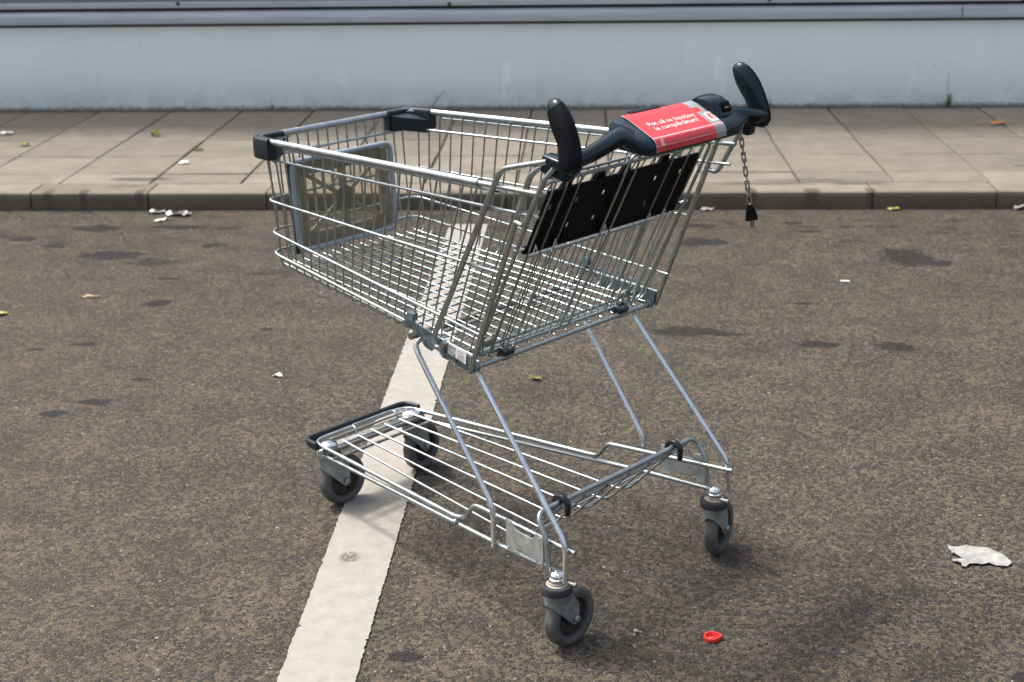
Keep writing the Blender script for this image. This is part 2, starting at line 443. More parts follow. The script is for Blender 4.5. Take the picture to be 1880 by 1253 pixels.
# shift the mesh so that its object space equals world space for the stains
for v in pl.data.vertices: v.co += Vector((0, 8.17, .06))
pl.location = (0, -8.17, -.06)
tilt = 0.0
def ledge(name, segs, y0, z0, z1, mat, nose=.006):
    mb = MB()
    for x0, x1 in segs:
        prof = [(y0 + .04, z0), (y0, z0 + .002), (y0 - .001, z0 + (z1 - z0) * .72), (y0 + nose, z1 - .004), (y0 + .03, z1), (8.4, z1 + .002), (8.4, z0)]
        mb.prism([(a - 8.17, b - .06) for a, b in prof], lambda a, b, d: (d, a, b), x0, x1)
    return mb.build(name, mat, wall, 30)
gp = MB(); wbox(gp, -30, 30, 8.165, 8.5, .554, .574, .001); wbox(gp, -30, 30, 8.20, 8.5, .63, .672, .001); gp.build("ledge_shade_and_joint", M['gap'], wall)  # lower dark strip paints the shade under the ledge; upper one is a dark gap
ledge("ledge_trim", [(-30, -5.2), (-5.195, 2.06), (2.066, 9.5), (9.51, 30)], 8.118, .572, .640, M['trim'])
ledge("ledge_trim", [(-30, -3.9), (-3.895, 6.0), (6.005, 30)], 8.160, .657, .690, M['trim2'], .012)
up = MB(); wbox(up, -30, 30, 8.20, 8.5, .692, 3.05, .004); up.build("upper_cladding", M['facade'], wall)
cp = MB(); wbox(cp, -30, 30, 8.12, 8.55, 3.052, 3.1, .006); cp.build("coping", M['trim'], wall)
sc_ = MB()
for (x, z) in ((-.75, .668), (-2.28, .681), (1.02, .676), (2.4, .668)):
    sc_.lathe([(.009, -.004), (.011, 0), (.008, .006), (.001, .008)], 10, Matrix.Translation((x, -.012, z - .06)) @ Matrix.Rotation(PI / 2, 4, 'X'))
sc_.build("ledge_fixing", M['gap'], wall)

# ------------------------------------------------------------------ cart materials
def mat_zinc(name, base=(.60, .635, .65), rough=.27, dirt=.25, dirtcol=(.12, .095, .07), dscale=22):
    t = NT(name)
    n = t.noise(dscale, 5, .65).outputs[0]; n2 = t.noise(55, 2, .5).outputs[0]
    c = t.mix(t.mr(n2, .3, .7), [b * .92 for b in base], [min(1, b * 1.08) for b in base])
    d = t.mr(n, .50, .74, 0, dirt)
    c = t.mix(d, c, dirtcol)
    r = t.math('ADD', t.mr(n2, .3, .7, rough * .75, rough * 1.35), t.math('MULTIPLY', d, .5), None, True)
    m = t.math('SUBTRACT', 1.0, t.math('MULTIPLY', d, .9))
    return t.out(c, r, m)
M['zinc'] = mat_zinc("zinc_wire", (.355, .405, .405), .31, .25)
M['tube'] = mat_zinc("zinc_tube_bright", (.385, .43, .435), .36, .15)
M['leg'] = mat_zinc("zinc_leg_skylit", (.70, .75, .76), .24, .08)  # lighter zinc copy: the reflected sky is put into the base colour
M['post'] = mat_zinc("zinc_post_worn", (.40, .435, .425), .28, .35, (.20, .195, .17), 30)
M['plate'] = mat_zinc("zinc_plate_matte", (.50, .545, .54), .50, .22, (.3, .3, .27))
M['bracket'] = mat_zinc("zinc_bracket_matte", (.20, .265, .29), .5, .25, (.12, .14, .15))
M['dirty'] = mat_zinc("zinc_dirty", (.30, .295, .27), .45, .95, (.07, .055, .042), 26)
M['fork'] = mat_zinc("zinc_fork", (.36, .41, .415), .52, .5, (.10, .095, .085), 40)
M['chrome'] = mat_zinc("chrome_nut", (.72, .74, .76), .14, .1)
M['washer'] = simple("beige_washer", (.30, .27, .22), .6)
M['plastic'] = simple("petrol_plastic", (.0035, .0125, .0175), .20, nscale=14, var=.12, spec=.30)
M['rubber'] = simple("black_rubber_pad", (.005, .006, .008), .5, nscale=30, var=.15, spec=.1)
M['black'] = simple("black_plastic", (.008, .009, .011), .42, nscale=30, var=.15, spec=.25)
M['seat'] = simple("black_seat_plastic", (.003, .0034, .0042), .5, nscale=30, var=.2, spec=.08)
M['clip'] = simple("black_clip_gloss", (.010, .012, .018), .25)
M['bumper'] = simple("dark_bumper_plastic", (.011, .016, .022), .45, nscale=40, var=.3, spec=.35)
M['collar'] = simple("navy_collar", (.022, .024, .032), .5, nscale=60, var=.4)
M['tyre'] = simple("grey_rubber_tyre", (.082, .078, .073), .62, nscale=45, var=.35, bump=.25)
M['hub'] = simple("dark_wheel_centre", (.030, .026, .024), .6, nscale=60, var=.5)
M['frame_blue'] = simple("blue_grey_frame", (.27, .31, .36), .42, nscale=40, var=.15)
M['sign_red'] = simple("sign_red_film", (.58, .040, .048), .32, nscale=25, var=.10)
M['sign_grey'] = simple("sign_grey_film", (.25, .28, .29), .35, nscale=25, var=.1)
M['sign_highlight'] = simple("sign_pink_highlight", (.78, .36, .36), .3, nscale=60, var=.2)  # pale pink stands in for light reflected along the sign's fold
M['white'] = simple("white_print", (.80, .78, .74), .4, nscale=30, var=.08)
M['ink'] = simple("black_print", (.03, .03, .035), .5)
M['greyink'] = simple("grey_print", (.28, .29, .30), .5)
M['brass'] = mat_zinc("brass_slot", (.55, .42, .16), .35, .3)
M['steel'] = mat_zinc("steel_chain", (.42, .42, .43), .26, .3, (.10, .085, .07), 90)

def mat_pane():
    t = NT("smoked_acrylic_pane")
    n = t.noise(14, 5, .6).outputs[0]
    c = t.mix(t.mr(n, .3, .7), (.21, .205, .175), (.24, .235, .20))
    t.out(c, .28, 0, None, .5)
    tr = t.n.new("ShaderNodeBsdfTransparent"); tr.inputs[0].default_value = (.92, .90, .84, 1)
    ms = t.n.new("ShaderNodeMixShader"); t._set(ms.inputs[0], t.mr(n, .3, .7, .14, .20))
    t.link(tr.outputs[0], ms.inputs[1]); t.link(t.b.outputs[0], ms.inputs[2])
    t.link(ms.outputs[0], t.n["Material Output"].inputs[0]); return t.m
M['pane'] = mat_pane()
def mat_rib():
    t = NT("olive_translucent_rib")
    n = t.noise(12, 4).outputs[0]
    c = t.mix(t.mr(n, .3, .7), (.36, .355, .30), (.44, .435, .37)); t.out(c, .5, 0, None, .3)
    tl = t.n.new("ShaderNodeBsdfTranslucent"); t.link(c, tl.inputs[0])
    ms = t.n.new("ShaderNodeMixShader"); ms.inputs[0].default_value = .5
    t.link(t.b.outputs[0], ms.inputs[1]); t.link(tl.outputs[0], ms.inputs[2]); t.link(ms.outputs[0], t.n["Material Output"].inputs[0]); return t.m
M['rib'] = mat_rib()

# ------------------------------------------------------------------ the cart (local: +X forward, +Y near side, Z up)
cart = empty("shopping_cart", (-0.030436, 2.803562, 0), 2.431953)
tag(cart, "empty wire shopping cart with petrol handle and red sign standing across the white stripe", "shopping cart")

def floor_z(u): return .614 - .0866 * (.658 - u)
def vside(u): return .2806 - .0858 * (u + .006)
def rim_z(u): return .8993 + (.714 - u) * .0248
def rim_v(u): return .2332 + .0646 * (.714 - u)
def pal(qs, s): return [(a, b * s, c) for a, b, c in qs]

# --- basket
bw = MB()
random.seed(11)
for k in range(23):                                   # side wires run under the floor to the other side
    ub = .658 - .0289 * k; zb = floor_z(ub) - .003
    lean = .075 + (-.44 - .075) * k / 22
    zt = rim_z(ub); ut = ub + lean * (zt - zb); zt = rim_z(ut) - .004
    vb = vside(ub) - .0052; vt = rim_v(ut) - .006
    um = ub + lean * (.76 - zb) ; j = random.uniform(-.0025, .0025); j2 = random.uniform(-.0025, .0025)
    near = [(ut, vt, zt), (um + j, vside(um) - .0052, .76), (ub, vb, zb)]
    far = [(ub, -vb, zb), (um + j2, -(vside(um) - .0052), .76), (ut, -vt, zt)]
    bw.tube(near + far, .0021, [0, .01, .022, .022, .01, 0], 6, arc=4)
for k in range(15):                                   # front wires run along the floor to the rear bar
    v = -.2 + .4 * k / 14; vr = v * 1.29
    dj = random.uniform(-.0015, .0015)
    bw.tube([(.709, v, .894), (.688, v + dj, .632), (.680, v, .6165), (.652, v, floor_z(.652)), (.30, v * 1.145, floor_z(.30) + .0015), (.004, vr, .5555)], .0021, [0, .05, .014, .014, .1, 0], 6, arc=4)
basket = bw.build("basket", M['zinc'], cart, 60)
# horizontal ring wires
for (F, R, r) in (((.7016, .2230, .858), (-.178, .2895, .8793), .0032), ((.6934, .2255, .7653), (-.0837, .2866, .7571), .0032),
                  ((.6930, .2222, .6936), (-.0332, .2811, .6201), .0032), ((.6936, .2206, .6447), (-.0059, .2812, .5754), .0034)):
    t = MB()
    pts = [(R[0] - .006, R[1], R[2]), F, (F[0], -F[1], F[2]), (R[0] - .006, -R[1], R[2])]
    t.tube(pts, r, [0, .034, .034, 0], 8, arc=7)
    t.build("ring_wire", M['tube'], basket, 60)
rim = MB()
rim.tube([(-.194, .2915, .9217), (-.02, .2803, .9173)], .0052, 0, 10)
rim.tube([(-.03, .281, .9176), (.7135, .2332, .8993), (.7135, -.2332, .8993), (-.03, -.281, .9176)], .0078, [0, .052, .052, 0], 12, arc=8)
rim.tube([(-.194, -.2915, .9217), (-.02, -.2803, .9173)], .0052, 0, 10)
rim.tube([(.60, .2365, .8915), (-.10, .2815, .909)], .0030, 0, 8)
rim.tube([(.60, -.2365, .8915), (-.10, -.2815, .909)], .0030, 0, 8)
rim.build("rim", M['tube'], basket, 60)
for s in (1, -1):                                      # plastic corner caps
    c = MB()
    c.tube(pal([(.640, .2392, .8855), (.7125, .2335, .8835), (.7125, .156, .8835)], s), .0122, [0, .052, 0], 20, up=(0, 0, 1), rb=.0235, arc=10, p=7)
    tri = [(.645, .229), (.685, .222), (.702, .200), (.703, .160), (.694, .160)]
    c.prism([(a, b * s) for a, b in tri], lambda a, b, d: (a, b, d - (a - .70) * -.25), .866, .897)
    c.build("corner_cap", M['bumper'], basket, 40)
rb = MB()
rb.tube([(.003, -.268, .5472), (.003, .268, .5472)], .0052, 0, 10)
rb.tube([(.030, -.262, .5625), (.030, .262, .5625)], .0028, 0, 8)
rb.tube([(.046, -.262, .5640), (.046, .262, .5640)], .0028, 0, 8)
rb.build("rear_bar", M['zinc'], basket, 60)
cb = MB(); cb.tube([(.194, -.262, .566), (.194, .262, .566)], .0075, 0, 10); cb.tube([(.165, -.262, .566), (.165, .262, .566)], .0035, 0, 8)
for v in (-.19, -.06, .07, .2): cb.box((.18, v, .566), (.034, .02, .006), None, .001)
cb.build("cross_beam", M['dirty'], basket, 60)
for v in (.178, -.178):                                # rear bar clips
    c = MB(); c.box((.008, v, .5535), (.022, .032, .026), Matrix.Rotation(-.45, 3, 'Y'), .005, 3); c.build("bar_clip", M['clip'], basket, 40)

# side brackets with the sticker
BR = [(.2039, .6067), (.1914, .6170), (.1692, .6150), (.1697, .6040), (.03, .5790), (-.0060, .5735), (-.0008, .5402), (.0394, .5428), (.0497, .5493), (.0620, .5550), (.0711, .5487), (.0864, .5496),
      (.0942, .5603), (.1097, .5639), (.1171, .5561), (.1311, .5577), (.1449, .5648), (.1511, .5761), (.1631, .5824), (.1843, .5865), (.2024, .5941)]
for s in (1, -1):
    b = MB()
    def mp(a, z, d, s=s): return (a, s * (vside(a) + .0032 + d - (0.0 if z > .556 else (.556 - z) * .35)), z)
    b.prism(BR, mp, 0, .0026)
    b.prism([(.1914, .607), (.1914, .622), (.172, .620), (.172, .605)], lambda a, z, d, s=s: (a, s * (vside(a) - .006 + d), z), 0, .0135)
    for u0, z0 in ((.138, .566), (.104, .571), (.078, .557), (.046, .556)):
        b.tube([mp(u0, z0 + .012, .003), mp(u0 - .001, z0 - .004, .003)], .0022, 0, 6)
    b.tube([mp(.012, .5415, .001), mp(-.0035, .5415, -.004), mp(-.0035, .57, -.004)], .0022, .004, 6)
    b.lathe([(.009, -.006), (.009, .004), (.007, .007), (.001, .008)], 12, Matrix.Translation((.004, s * .268, .5475)) @ Matrix.Rotation(-s * PI / 2, 4, 'X'))
    br = b.build("side_bracket", M['bracket'], cart, 30)
    if s == 1:
        st = MB()
        def ms(a, z, d): return (a, vside(a) + .0058 + d - (0.0 if z > .556 else (.556 - z) * .35), z)
        Q = [(.0655, .587), (.0105, .579), (.0125, .5555), (.066, .5655)]
        st.prism(Q, ms, 0, .0006)
        st.mi = 2
        def q2(x, y):
            a = Vector(Q[0]) * (1 - x) + Vector(Q[1]) * x; c = Vector(Q[3]) * (1 - x) + Vector(Q[2]) * x
            return a * (1 - y) + c * y
        rnd = random.Random(5)
        for col in ((.05, .46), (.54, .95)):
            for r in range(5):
                y0 = .36 + r * .12; x = col[0]
                while x < col[1] - .04:
                    w = rnd.uniform(.02, .09); x1 = min(x + w, col[1])
                    pp = [q2(x, y0), q2(x1, y0), q2(x1, y0 + .05), q2(x, y0 + .05)]
                    st.prism([tuple(v) for v in pp], ms, .0008, .0010); x = x1 + .015
        for (x, x1, y0, y1) in ((.55, .95, .10, .14), (.55, .88, .18, .22), (.4, .97, .93, .95)):
            st.prism([tuple(v) for v in (q2(x, y0), q2(x1, y0), q2(x1, y1), q2(x, y1))], ms, .0008, .0010)
        sticker = st.build("maker_sticker", [M['white'], M['ink'], M['greyink']], br, 0)

# --- text helper: built-in font turned into a mesh and laid on a surface
def text_mesh(body, size, bold=0.0):
    cu = bpy.data.curves.new("tmp_text", 'FONT'); cu.body = body; cu.size = size; cu.offset = bold; cu.resolution_u = 3; cu.fill_mode = 'FRONT'
    o = bpy.data.objects.new("tmp_text", cu); COL.objects.link(o)
    dg = bpy.context.evaluated_depsgraph_get(); dg.update()
    me = bpy.data.meshes.new_from_object(o.evaluated_get(dg))
    vs = [tuple(v.co) for v in me.vertices]; fs = [tuple(p.vertices) for p in me.polygons]
    bpy.data.objects.remove(o); bpy.data.curves.remove(cu); bpy.data.meshes.remove(me)
    return vs, fs
vs, fs = text_mesh("wanzl", 1.0, .03)
w = max(v[0] for v in vs)
tx = MB()
tx.add([ms(*q2(.06 + v[0] / w * .38, .28 - v[1] * .26), .0009) for v in vs], fs)
tx.build("sticker_print", M['ink'], sticker.parent, 0, fix=False)

# --- front advertising panel
pan = part("advert_panel", cart)
PC = Vector((.667, .018, .740)); tiltp = .07
PX = Vector((0, 1, 0)); PZ = Vector((tiltp, 0, 1)).normalized(); PN = PX.cross(PZ)
def pp(x, z, d=0.0): return PC + PX * x + PZ * z + PN * d
hw, hh = .147, .101
def rrect(w, h, r, n=5):
    out = []
    for cx, cz, a0 in ((w - r, h - r, 0), (-w + r, h - r, PI / 2), (-w + r, -h + r, PI), (w - r, -h + r, 1.5 * PI)):
        for i in range(n + 1): a = a0 + PI / 2 * i / n; out.append((cx + r * math.cos(a), cz + r * math.sin(a)))
    return out
f = MB(); f.tube([pp(x, z) for x, z in rrect(hw, hh, .018)], .0062, 0, 10, closed=True); f.build("panel_frame", M['frame_blue'], pan, 60)
f = MB(); f.prism(rrect(hw - .003, hh - .003, .016), lambda a, b, d: pp(a, b, d), -.001, .0012); f.build("acrylic_pane", M['pane'], pan, 30)
f = MB()
def bar2(a, b, w, d0=.003, d1=.010):
    a = Vector(a); b = Vector(b); t = (b - a).normalized(); nn = Vector((-t.y, t.x)) * w / 2
    f.prism([tuple(a + nn), tuple(a - nn), tuple(b - nn), tuple(b + nn)], lambda x, z, d: pp(x, z, d), d0, d1)
ix, iz = hw - .028, hh - .026
bar2((-ix, -iz), (ix, iz), .009, .0042); bar2((-ix, iz), (ix, -iz), .009, .0036); bar2((0, -iz), (0, iz), .022, .0050, .0095)
bar2((-ix - .004, -iz - .016), (-ix - .004, iz + .016), .028, .0030); bar2((ix + .004, -iz - .016), (ix + .004, iz + .016), .028, .0030)
bar2((-ix, iz + .006), (ix, iz + .006), .028, .0026); bar2((-ix, -iz - .006), (ix, -iz - .006), .028, .0026)
f.prism([(.026 * math.cos(i * PI / 10), .026 * math.sin(i * PI / 10)) for i in range(20)], lambda x, z, d: pp(x, z, d), .0022, .0105)
f.build("cross_rib", M['rib'], pan, 30)
f = MB(); f.box(pp(.150, -.004, .006), (.012, .007, .206), Matrix.Rotation(tiltp, 3, 'Y'), .002); f.build("panel_backing", M['black'], pan, 30)

# --- posts at the rear of the basket
for s in (1, -1):
    t = MB(); t.tube(pal([(-.20, .283, .980), (-.092, .287, .953), (-.074, .2875, .920), (.097, .2875, .594), (.0925, .288, .5745), (.078, .288, .5755), (.066, .287, .590)], s), .0057, [0, .02, .02, .018, .012, .012, 0], 10)
    t.build("carrier_post", M['post'], cart, 60)
    t = MB(); t.tube(pal([(-.225, .272, .962), (-.188, .279, .972), (-.164, .2855, .955), (-.149, .287, .916), (-.001, .2875, .5435)], s), .0057, [0, .015, .02, .03, 0], 10)
    t.build("corner_post", M['post'], cart, 60)
    t = MB(); t.tube(pal([(-.222, .290, .972), (-.203, .294, .950), (-.157, .2925, .868), (-.148, .291, .858), (-.128, .289, .862)], s), .0050, [0, .01, .012, .010, 0], 10)
    t.build("guide_loop", M['tube'], cart, 60)

# --- rear flap with the folded child seat
flap = MB()
def rp(v, z, d=0.0):                                   # rear plane, d = towards the front of the cart
    return Vector((.0145 - .486 * (z - .565) + d, v, z))
fw_ = .254
flap.tube([rp(-fw_, .930), rp(fw_, .930), rp(fw_, .563), rp(-fw_, .563)], .0036, .022, 8, closed=True)
flap.tube([rp(-.245, .9385, .006), rp(.245, .9385, .006)], .0028, 0, 8)
LONG = [.222, .187, .150, -.130, -.181, -.223]
for v in LONG: flap.tube([rp(v, .930, -.0045), rp(v, .563, -.004)], .0022, 0, 6)
flap.tube([rp(.016, .563, -.004), rp(.017, .930, -.006), rp(.013, .943, -.004), rp(-.009, .943, -.004), rp(-.014, .930, -.006), rp(-.011, .563, -.004)], .0026, [0, .01, .012, .012, .01, 0], 7)
flap.tube([rp(-.178, .768, .010), rp(.205, .768, .010)], .0034, 0, 8)
for k in range(19):
    v = -.168 + .0203 * k
    flap.tube([rp(v, .771, .0125), rp(v * 1.03, .600, .006), rp(v * 1.04, .566, .004)], .0018, 0, 6)
for k in range(15):
    v = -.21 + .03 * k
    flap.tube([rp(v, .94, .008), rp(v, .905, .016)], .0018, 0, 6)
for v in (.243, -.243): flap.tube([rp(v, .925, .010), rp(v * .985, .60, .012), rp(v * .97, .567, .004)], .0032, .02, 7)
flap.tube([rp(.01, .590, .012), rp(.004, .575, -.002), rp(-.02, .575, -.002), rp(-.026, .592, .012)], .0024, .008, 6)
flap_o = flap.build("rear_flap", M['zinc'], cart, 60)
for v in (.222, -.20):
    h = MB(); h.box(rp(v, .585, .012), (.014, .034, .012), None, .003); h.tube([rp(v - .012, .60, .012), rp(v - .012, .566, .0)], .004, 0, 6); h.build("flap_hinge", M['dirty'], flap_o, 40)
sp = MB()
HS = .0058
holes = [(v, .875) for v in (.201, .127, .050, -.031, -.109, -.19)] + [(v, .822) for v in (.125, .050, -.032, -.109)]
vx = sorted(set([-.228, .222] + [h[0] + d for h in holes for d in (-HS, HS)])); zx = sorted(set([.789, .904] + [h[1] + d for h in holes for d in (-.0050, .0050)]))
def inhole(v, z): return any(abs(v - h[0]) < HS * .9 and abs(z - h[1]) < .0045 for h in holes)
cells = {(i, j): not inhole((vx[i] + vx[i + 1]) / 2, (zx[j] + zx[j + 1]) / 2) for i in range(len(vx) - 1) for j in range(len(zx) - 1)}
for (i, j), on in cells.items():
    if not on: continue
    A = [(vx[i], zx[j]), (vx[i + 1], zx[j]), (vx[i + 1], zx[j + 1]), (vx[i], zx[j + 1])]
    d0, d1 = .0015, .0065
    F_ = [rp(a, b, d0) for a, b in A]; B_ = [rp(a, b, d1) for a, b in A]
    sp.add(F_, [(0, 1, 2, 3)]); sp.add(B_, [(3, 2, 1, 0)])
    for e, (di, dj) in enumerate(((0, -1), (1, 0), (0, 1), (-1, 0))):
        if not cells.get((i + di, j + dj), False):
            k = (e + 1) % 4; sp.add([F_[e], F_[k], B_[k], B_[e]], [(0, 1, 2, 3)])
sp.tube([rp(-.228, .9055, .004), rp(.222, .9055, .004)], .0042, 0, 8)
sp.tube([rp(-.232, .788, .006), rp(.226, .788, .006)], .0075, 0, 8, p=3)
for v in (.13, -.155, .03): sp.box(rp(v, .8, .0015), (.004, .004, .03), Matrix.Rotation(-.45, 3, 'Y'), .001)
for v in (.170, .075, .0, -.12): sp.prism([(v - .016, .902), (v + .016, .902), (v + .009, .922), (v - .009, .922)], lambda a, b, d: rp(a, b, d), .006, .014)
sp.build("seat_panel", M['seat'], flap_o, 30)
for v in (.205, .150, .004, -.135, -.185):
    hk = MB(); hk.tube([rp(v + .004, .800, -.004), rp(v + .004, .782, -.006), rp(v - .004, .782, -.006), rp(v - .006, .792, .001)], .0021, .004, 6)
    hk.build("seat_hook", M['chrome'], flap_o, 60)
for s in (1, -1):
    hk = MB(); hk.tube([rp(.236 * s, .795, 0), rp(.262 * s, .795, 0)], .003, 0, 6); hk.build("flap_pin", M['chrome'], flap_o, 60)

# --- legs
for s in (1, -1):
    t = MB(); t.tube(pal([(.0385, .2415, .545), (.0195, .242, .5184), (-.2238, .2630, .2420), (-.2262, .2677, .1640)], s), .0057, [0, .03, .026, 0], 12, arc=8); t.build("leg", M['leg'], cart, 60)
    t = MB(); t.tube(pal([(.150, .205, .5655), (.188, .222, .5635), (.2085, .236, .5400), (.1965, .240, .5235), (-.0108, .2411, .2435), (-.0150, .2455, .1600)], s), .0057, [0, .02, .016, .01, .026, 0], 12, arc=8); t.build("leg", M['leg'], cart, 60)

# --- chassis
ch = MB()
F1 = [(-.241, .2555, .2262), (.050, .2165, .2160), (.070, .215, .2145), (.098, .2165, .1770), (.125, .2172, .1720), (.678, .150, .1640)]
ch.tube(F1 + pal(F1[::-1], -1), .0049, [0, .01, .018, .018, .02, .040, .040, .02, .018, .018, .01, 0], 10, arc=7)
F2 = [(-.190, .252, .1690), (-.025, .2390, .1645), (.660, .150, .1415)]
for s in (1, -1): ch.tube(pal(F2, s), .0049, [0, .02, 0], 10)
for s in (1, -1):
    ch.ball((.116, .226 * s, .165), .0068)
    ch.lathe([(.0062, 0), (.0062, .006), (.004, .009), (.0005, .0095)], 10, Matrix.Translation((.655, .157 * s, .1570)) @ Matrix.Rotation(-s * PI / 2, 4, 'X'))
    ch.lathe([(.0062, 0), (.0062, .006), (.004, .009), (.0005, .0095)], 10, Matrix.Translation((.630, .160 * s, .1560)) @ Matrix.Rotation(-s * PI / 2, 4, 'X'))
chassis = ch.build("chassis", M['tube'], cart, 60)
t = MB(); H = [(-.1766, .2583, .1640), (-.171, .2590, .2310), (-.141, .2545, .2775)]
t.tube(H + pal(H[::-1], -1), .0054, [0, .016, .024, .024, .016, 0], 12, arc=7); t.build("hoop_bar", M['tube'], chassis, 60)
t = MB()
t.tube([(.664, -.150, .1465), (.664, .150, .1465)], .0045, 0, 8)
t.box((.643, 0, .1545), (.030, .296, .004), None, .001)
t.tube([(.621, -.156, .1520), (.621, .156, .1520)], .0062, 0, 8)
t.tube([(.585, -.163, .1495), (.585, .163, .1495)], .0042, 0, 8)
t.tube([(.661, -.12, .1610), (.661, .12, .1610)], .0034, 0, 8)
for s in (1, -1): t.lathe([(.024, .145), (.026, .149), (.026, .157), (.022, .161)], 16, Matrix.Translation((.6399, s * .1339, 0)))
t.build("castor_mount", M['dirty'], chassis, 60)
t = MB(); bp = [(.645, .1645, .1655), (.6935, .1600, .1650)]
t.tube(bp + pal(bp[::-1], -1), .0055, [0, .045, .045, 0], 12, up=(0, 0, 1), rb=.0095, arc=8, p=3); t.build("front_bumper", M['bumper'], chassis, 50)
for s in (1, -1):
    t = MB()
    poly = [(-.055, .238), (-.070, .237), (-.077, .2265), (-.088, .2225), (-.136, .2225), (-.142, .237), (-.166, .2375), (-.167, .176), (-.163, .1715), (-.148, .1715), (-.143, .183), (-.086, .183), (-.077, .1735), (-.073, .1715), (-.060, .1715), (-.055, .176)]
    t.prism(poly, lambda a, b, d, s=s: (a, s * (.2485 - (a + .055) * .115 + d), b), .0, .0026)
    for a, b in ((-.062, .231), (-.062, .1775), (-.156, .231), (-.156, .1775)):
        t.lathe([(.0026, 0), (.0022, .0012), (.0004, .0015)], 8, Matrix.Translation((a, s * (.2511 - (a + .055) * .115), b)) @ Matrix.Rotation(-s * PI / 2, 4, 'X'))
    t.build("side_plate", M['plate'], chassis, 30)

# --- lower shelf
sh = MB()
for i in range(6):
    q = (i - 2.5) / 2.5
    v0, v1, v2 = q * .111, q * .163, q * .176
    sh.tube([(.612, v0, .1735), (.30, (v0 + v1) / 2 * 1.0, .1590), (-.014, v1, .1445), (-.040, v1 * 1.02, .160), (-.140, v2, .2665)], .0028, [0, .1, .014, .012, 0], 8, arc=5)
for i in range(5):
    q = (i - 2.0) / 2.5
    v1, v2 = q * .163, q * .176
sh.tube([(.612, .066, .172), (.618, .066, .190), (.632, .064, .192), (.632, -.064, .192), (.618, -.066, .190), (.612, -.066, .172)], .0028, .009, 8)
sh.tube([(.606, -.125, .1690), (.606, .125, .1690)], .0034, 0, 8)
sh.tube([(-.1345, -.235, .2655), (-.1345, .235, .2655)], .0034, 0, 8)
sh.tube([(-.128, -.222, .2545), (-.128, .222, .2545)], .0030, 0, 8)
for i in range(3):
    q0, q1 = (2 * i - 2.5) / 2.5, (2 * i - 1.5) / 2.5
    sh.tube([(-.06, q0 * .167, .1815), (-.06, q1 * .167, .1815)], .0024, 0, 6)
    if i < 2:
        q0, q1 = (2 * i - 1.5) / 2.5, (2 * i - .5) / 2.5
        sh.tube([(-.10, q0 * .171, .224), (-.10, q1 * .171, .224)], .0024, 0, 6)
shelf = sh.build("lower_shelf", M['tube'], cart, 60)
for s in (1, -1):
    t = MB(); c = Vector((-.1405, .182 * s, .272)); pts = []
    for i in range(13):
        a = math.radians(-10 + 200 * i / 12); pts.append(c + Vector((-.0175 * math.cos(a), 0, .0165 * math.sin(a))))
    pts = [c + Vector((-.0165, 0, -.020))] + pts
    t.tube(pts, .0055, 0, 10, up=(0, 1, 0), rb=.0065, p=2.6); t.build("shelf_hook", M['clip'], shelf, 60)

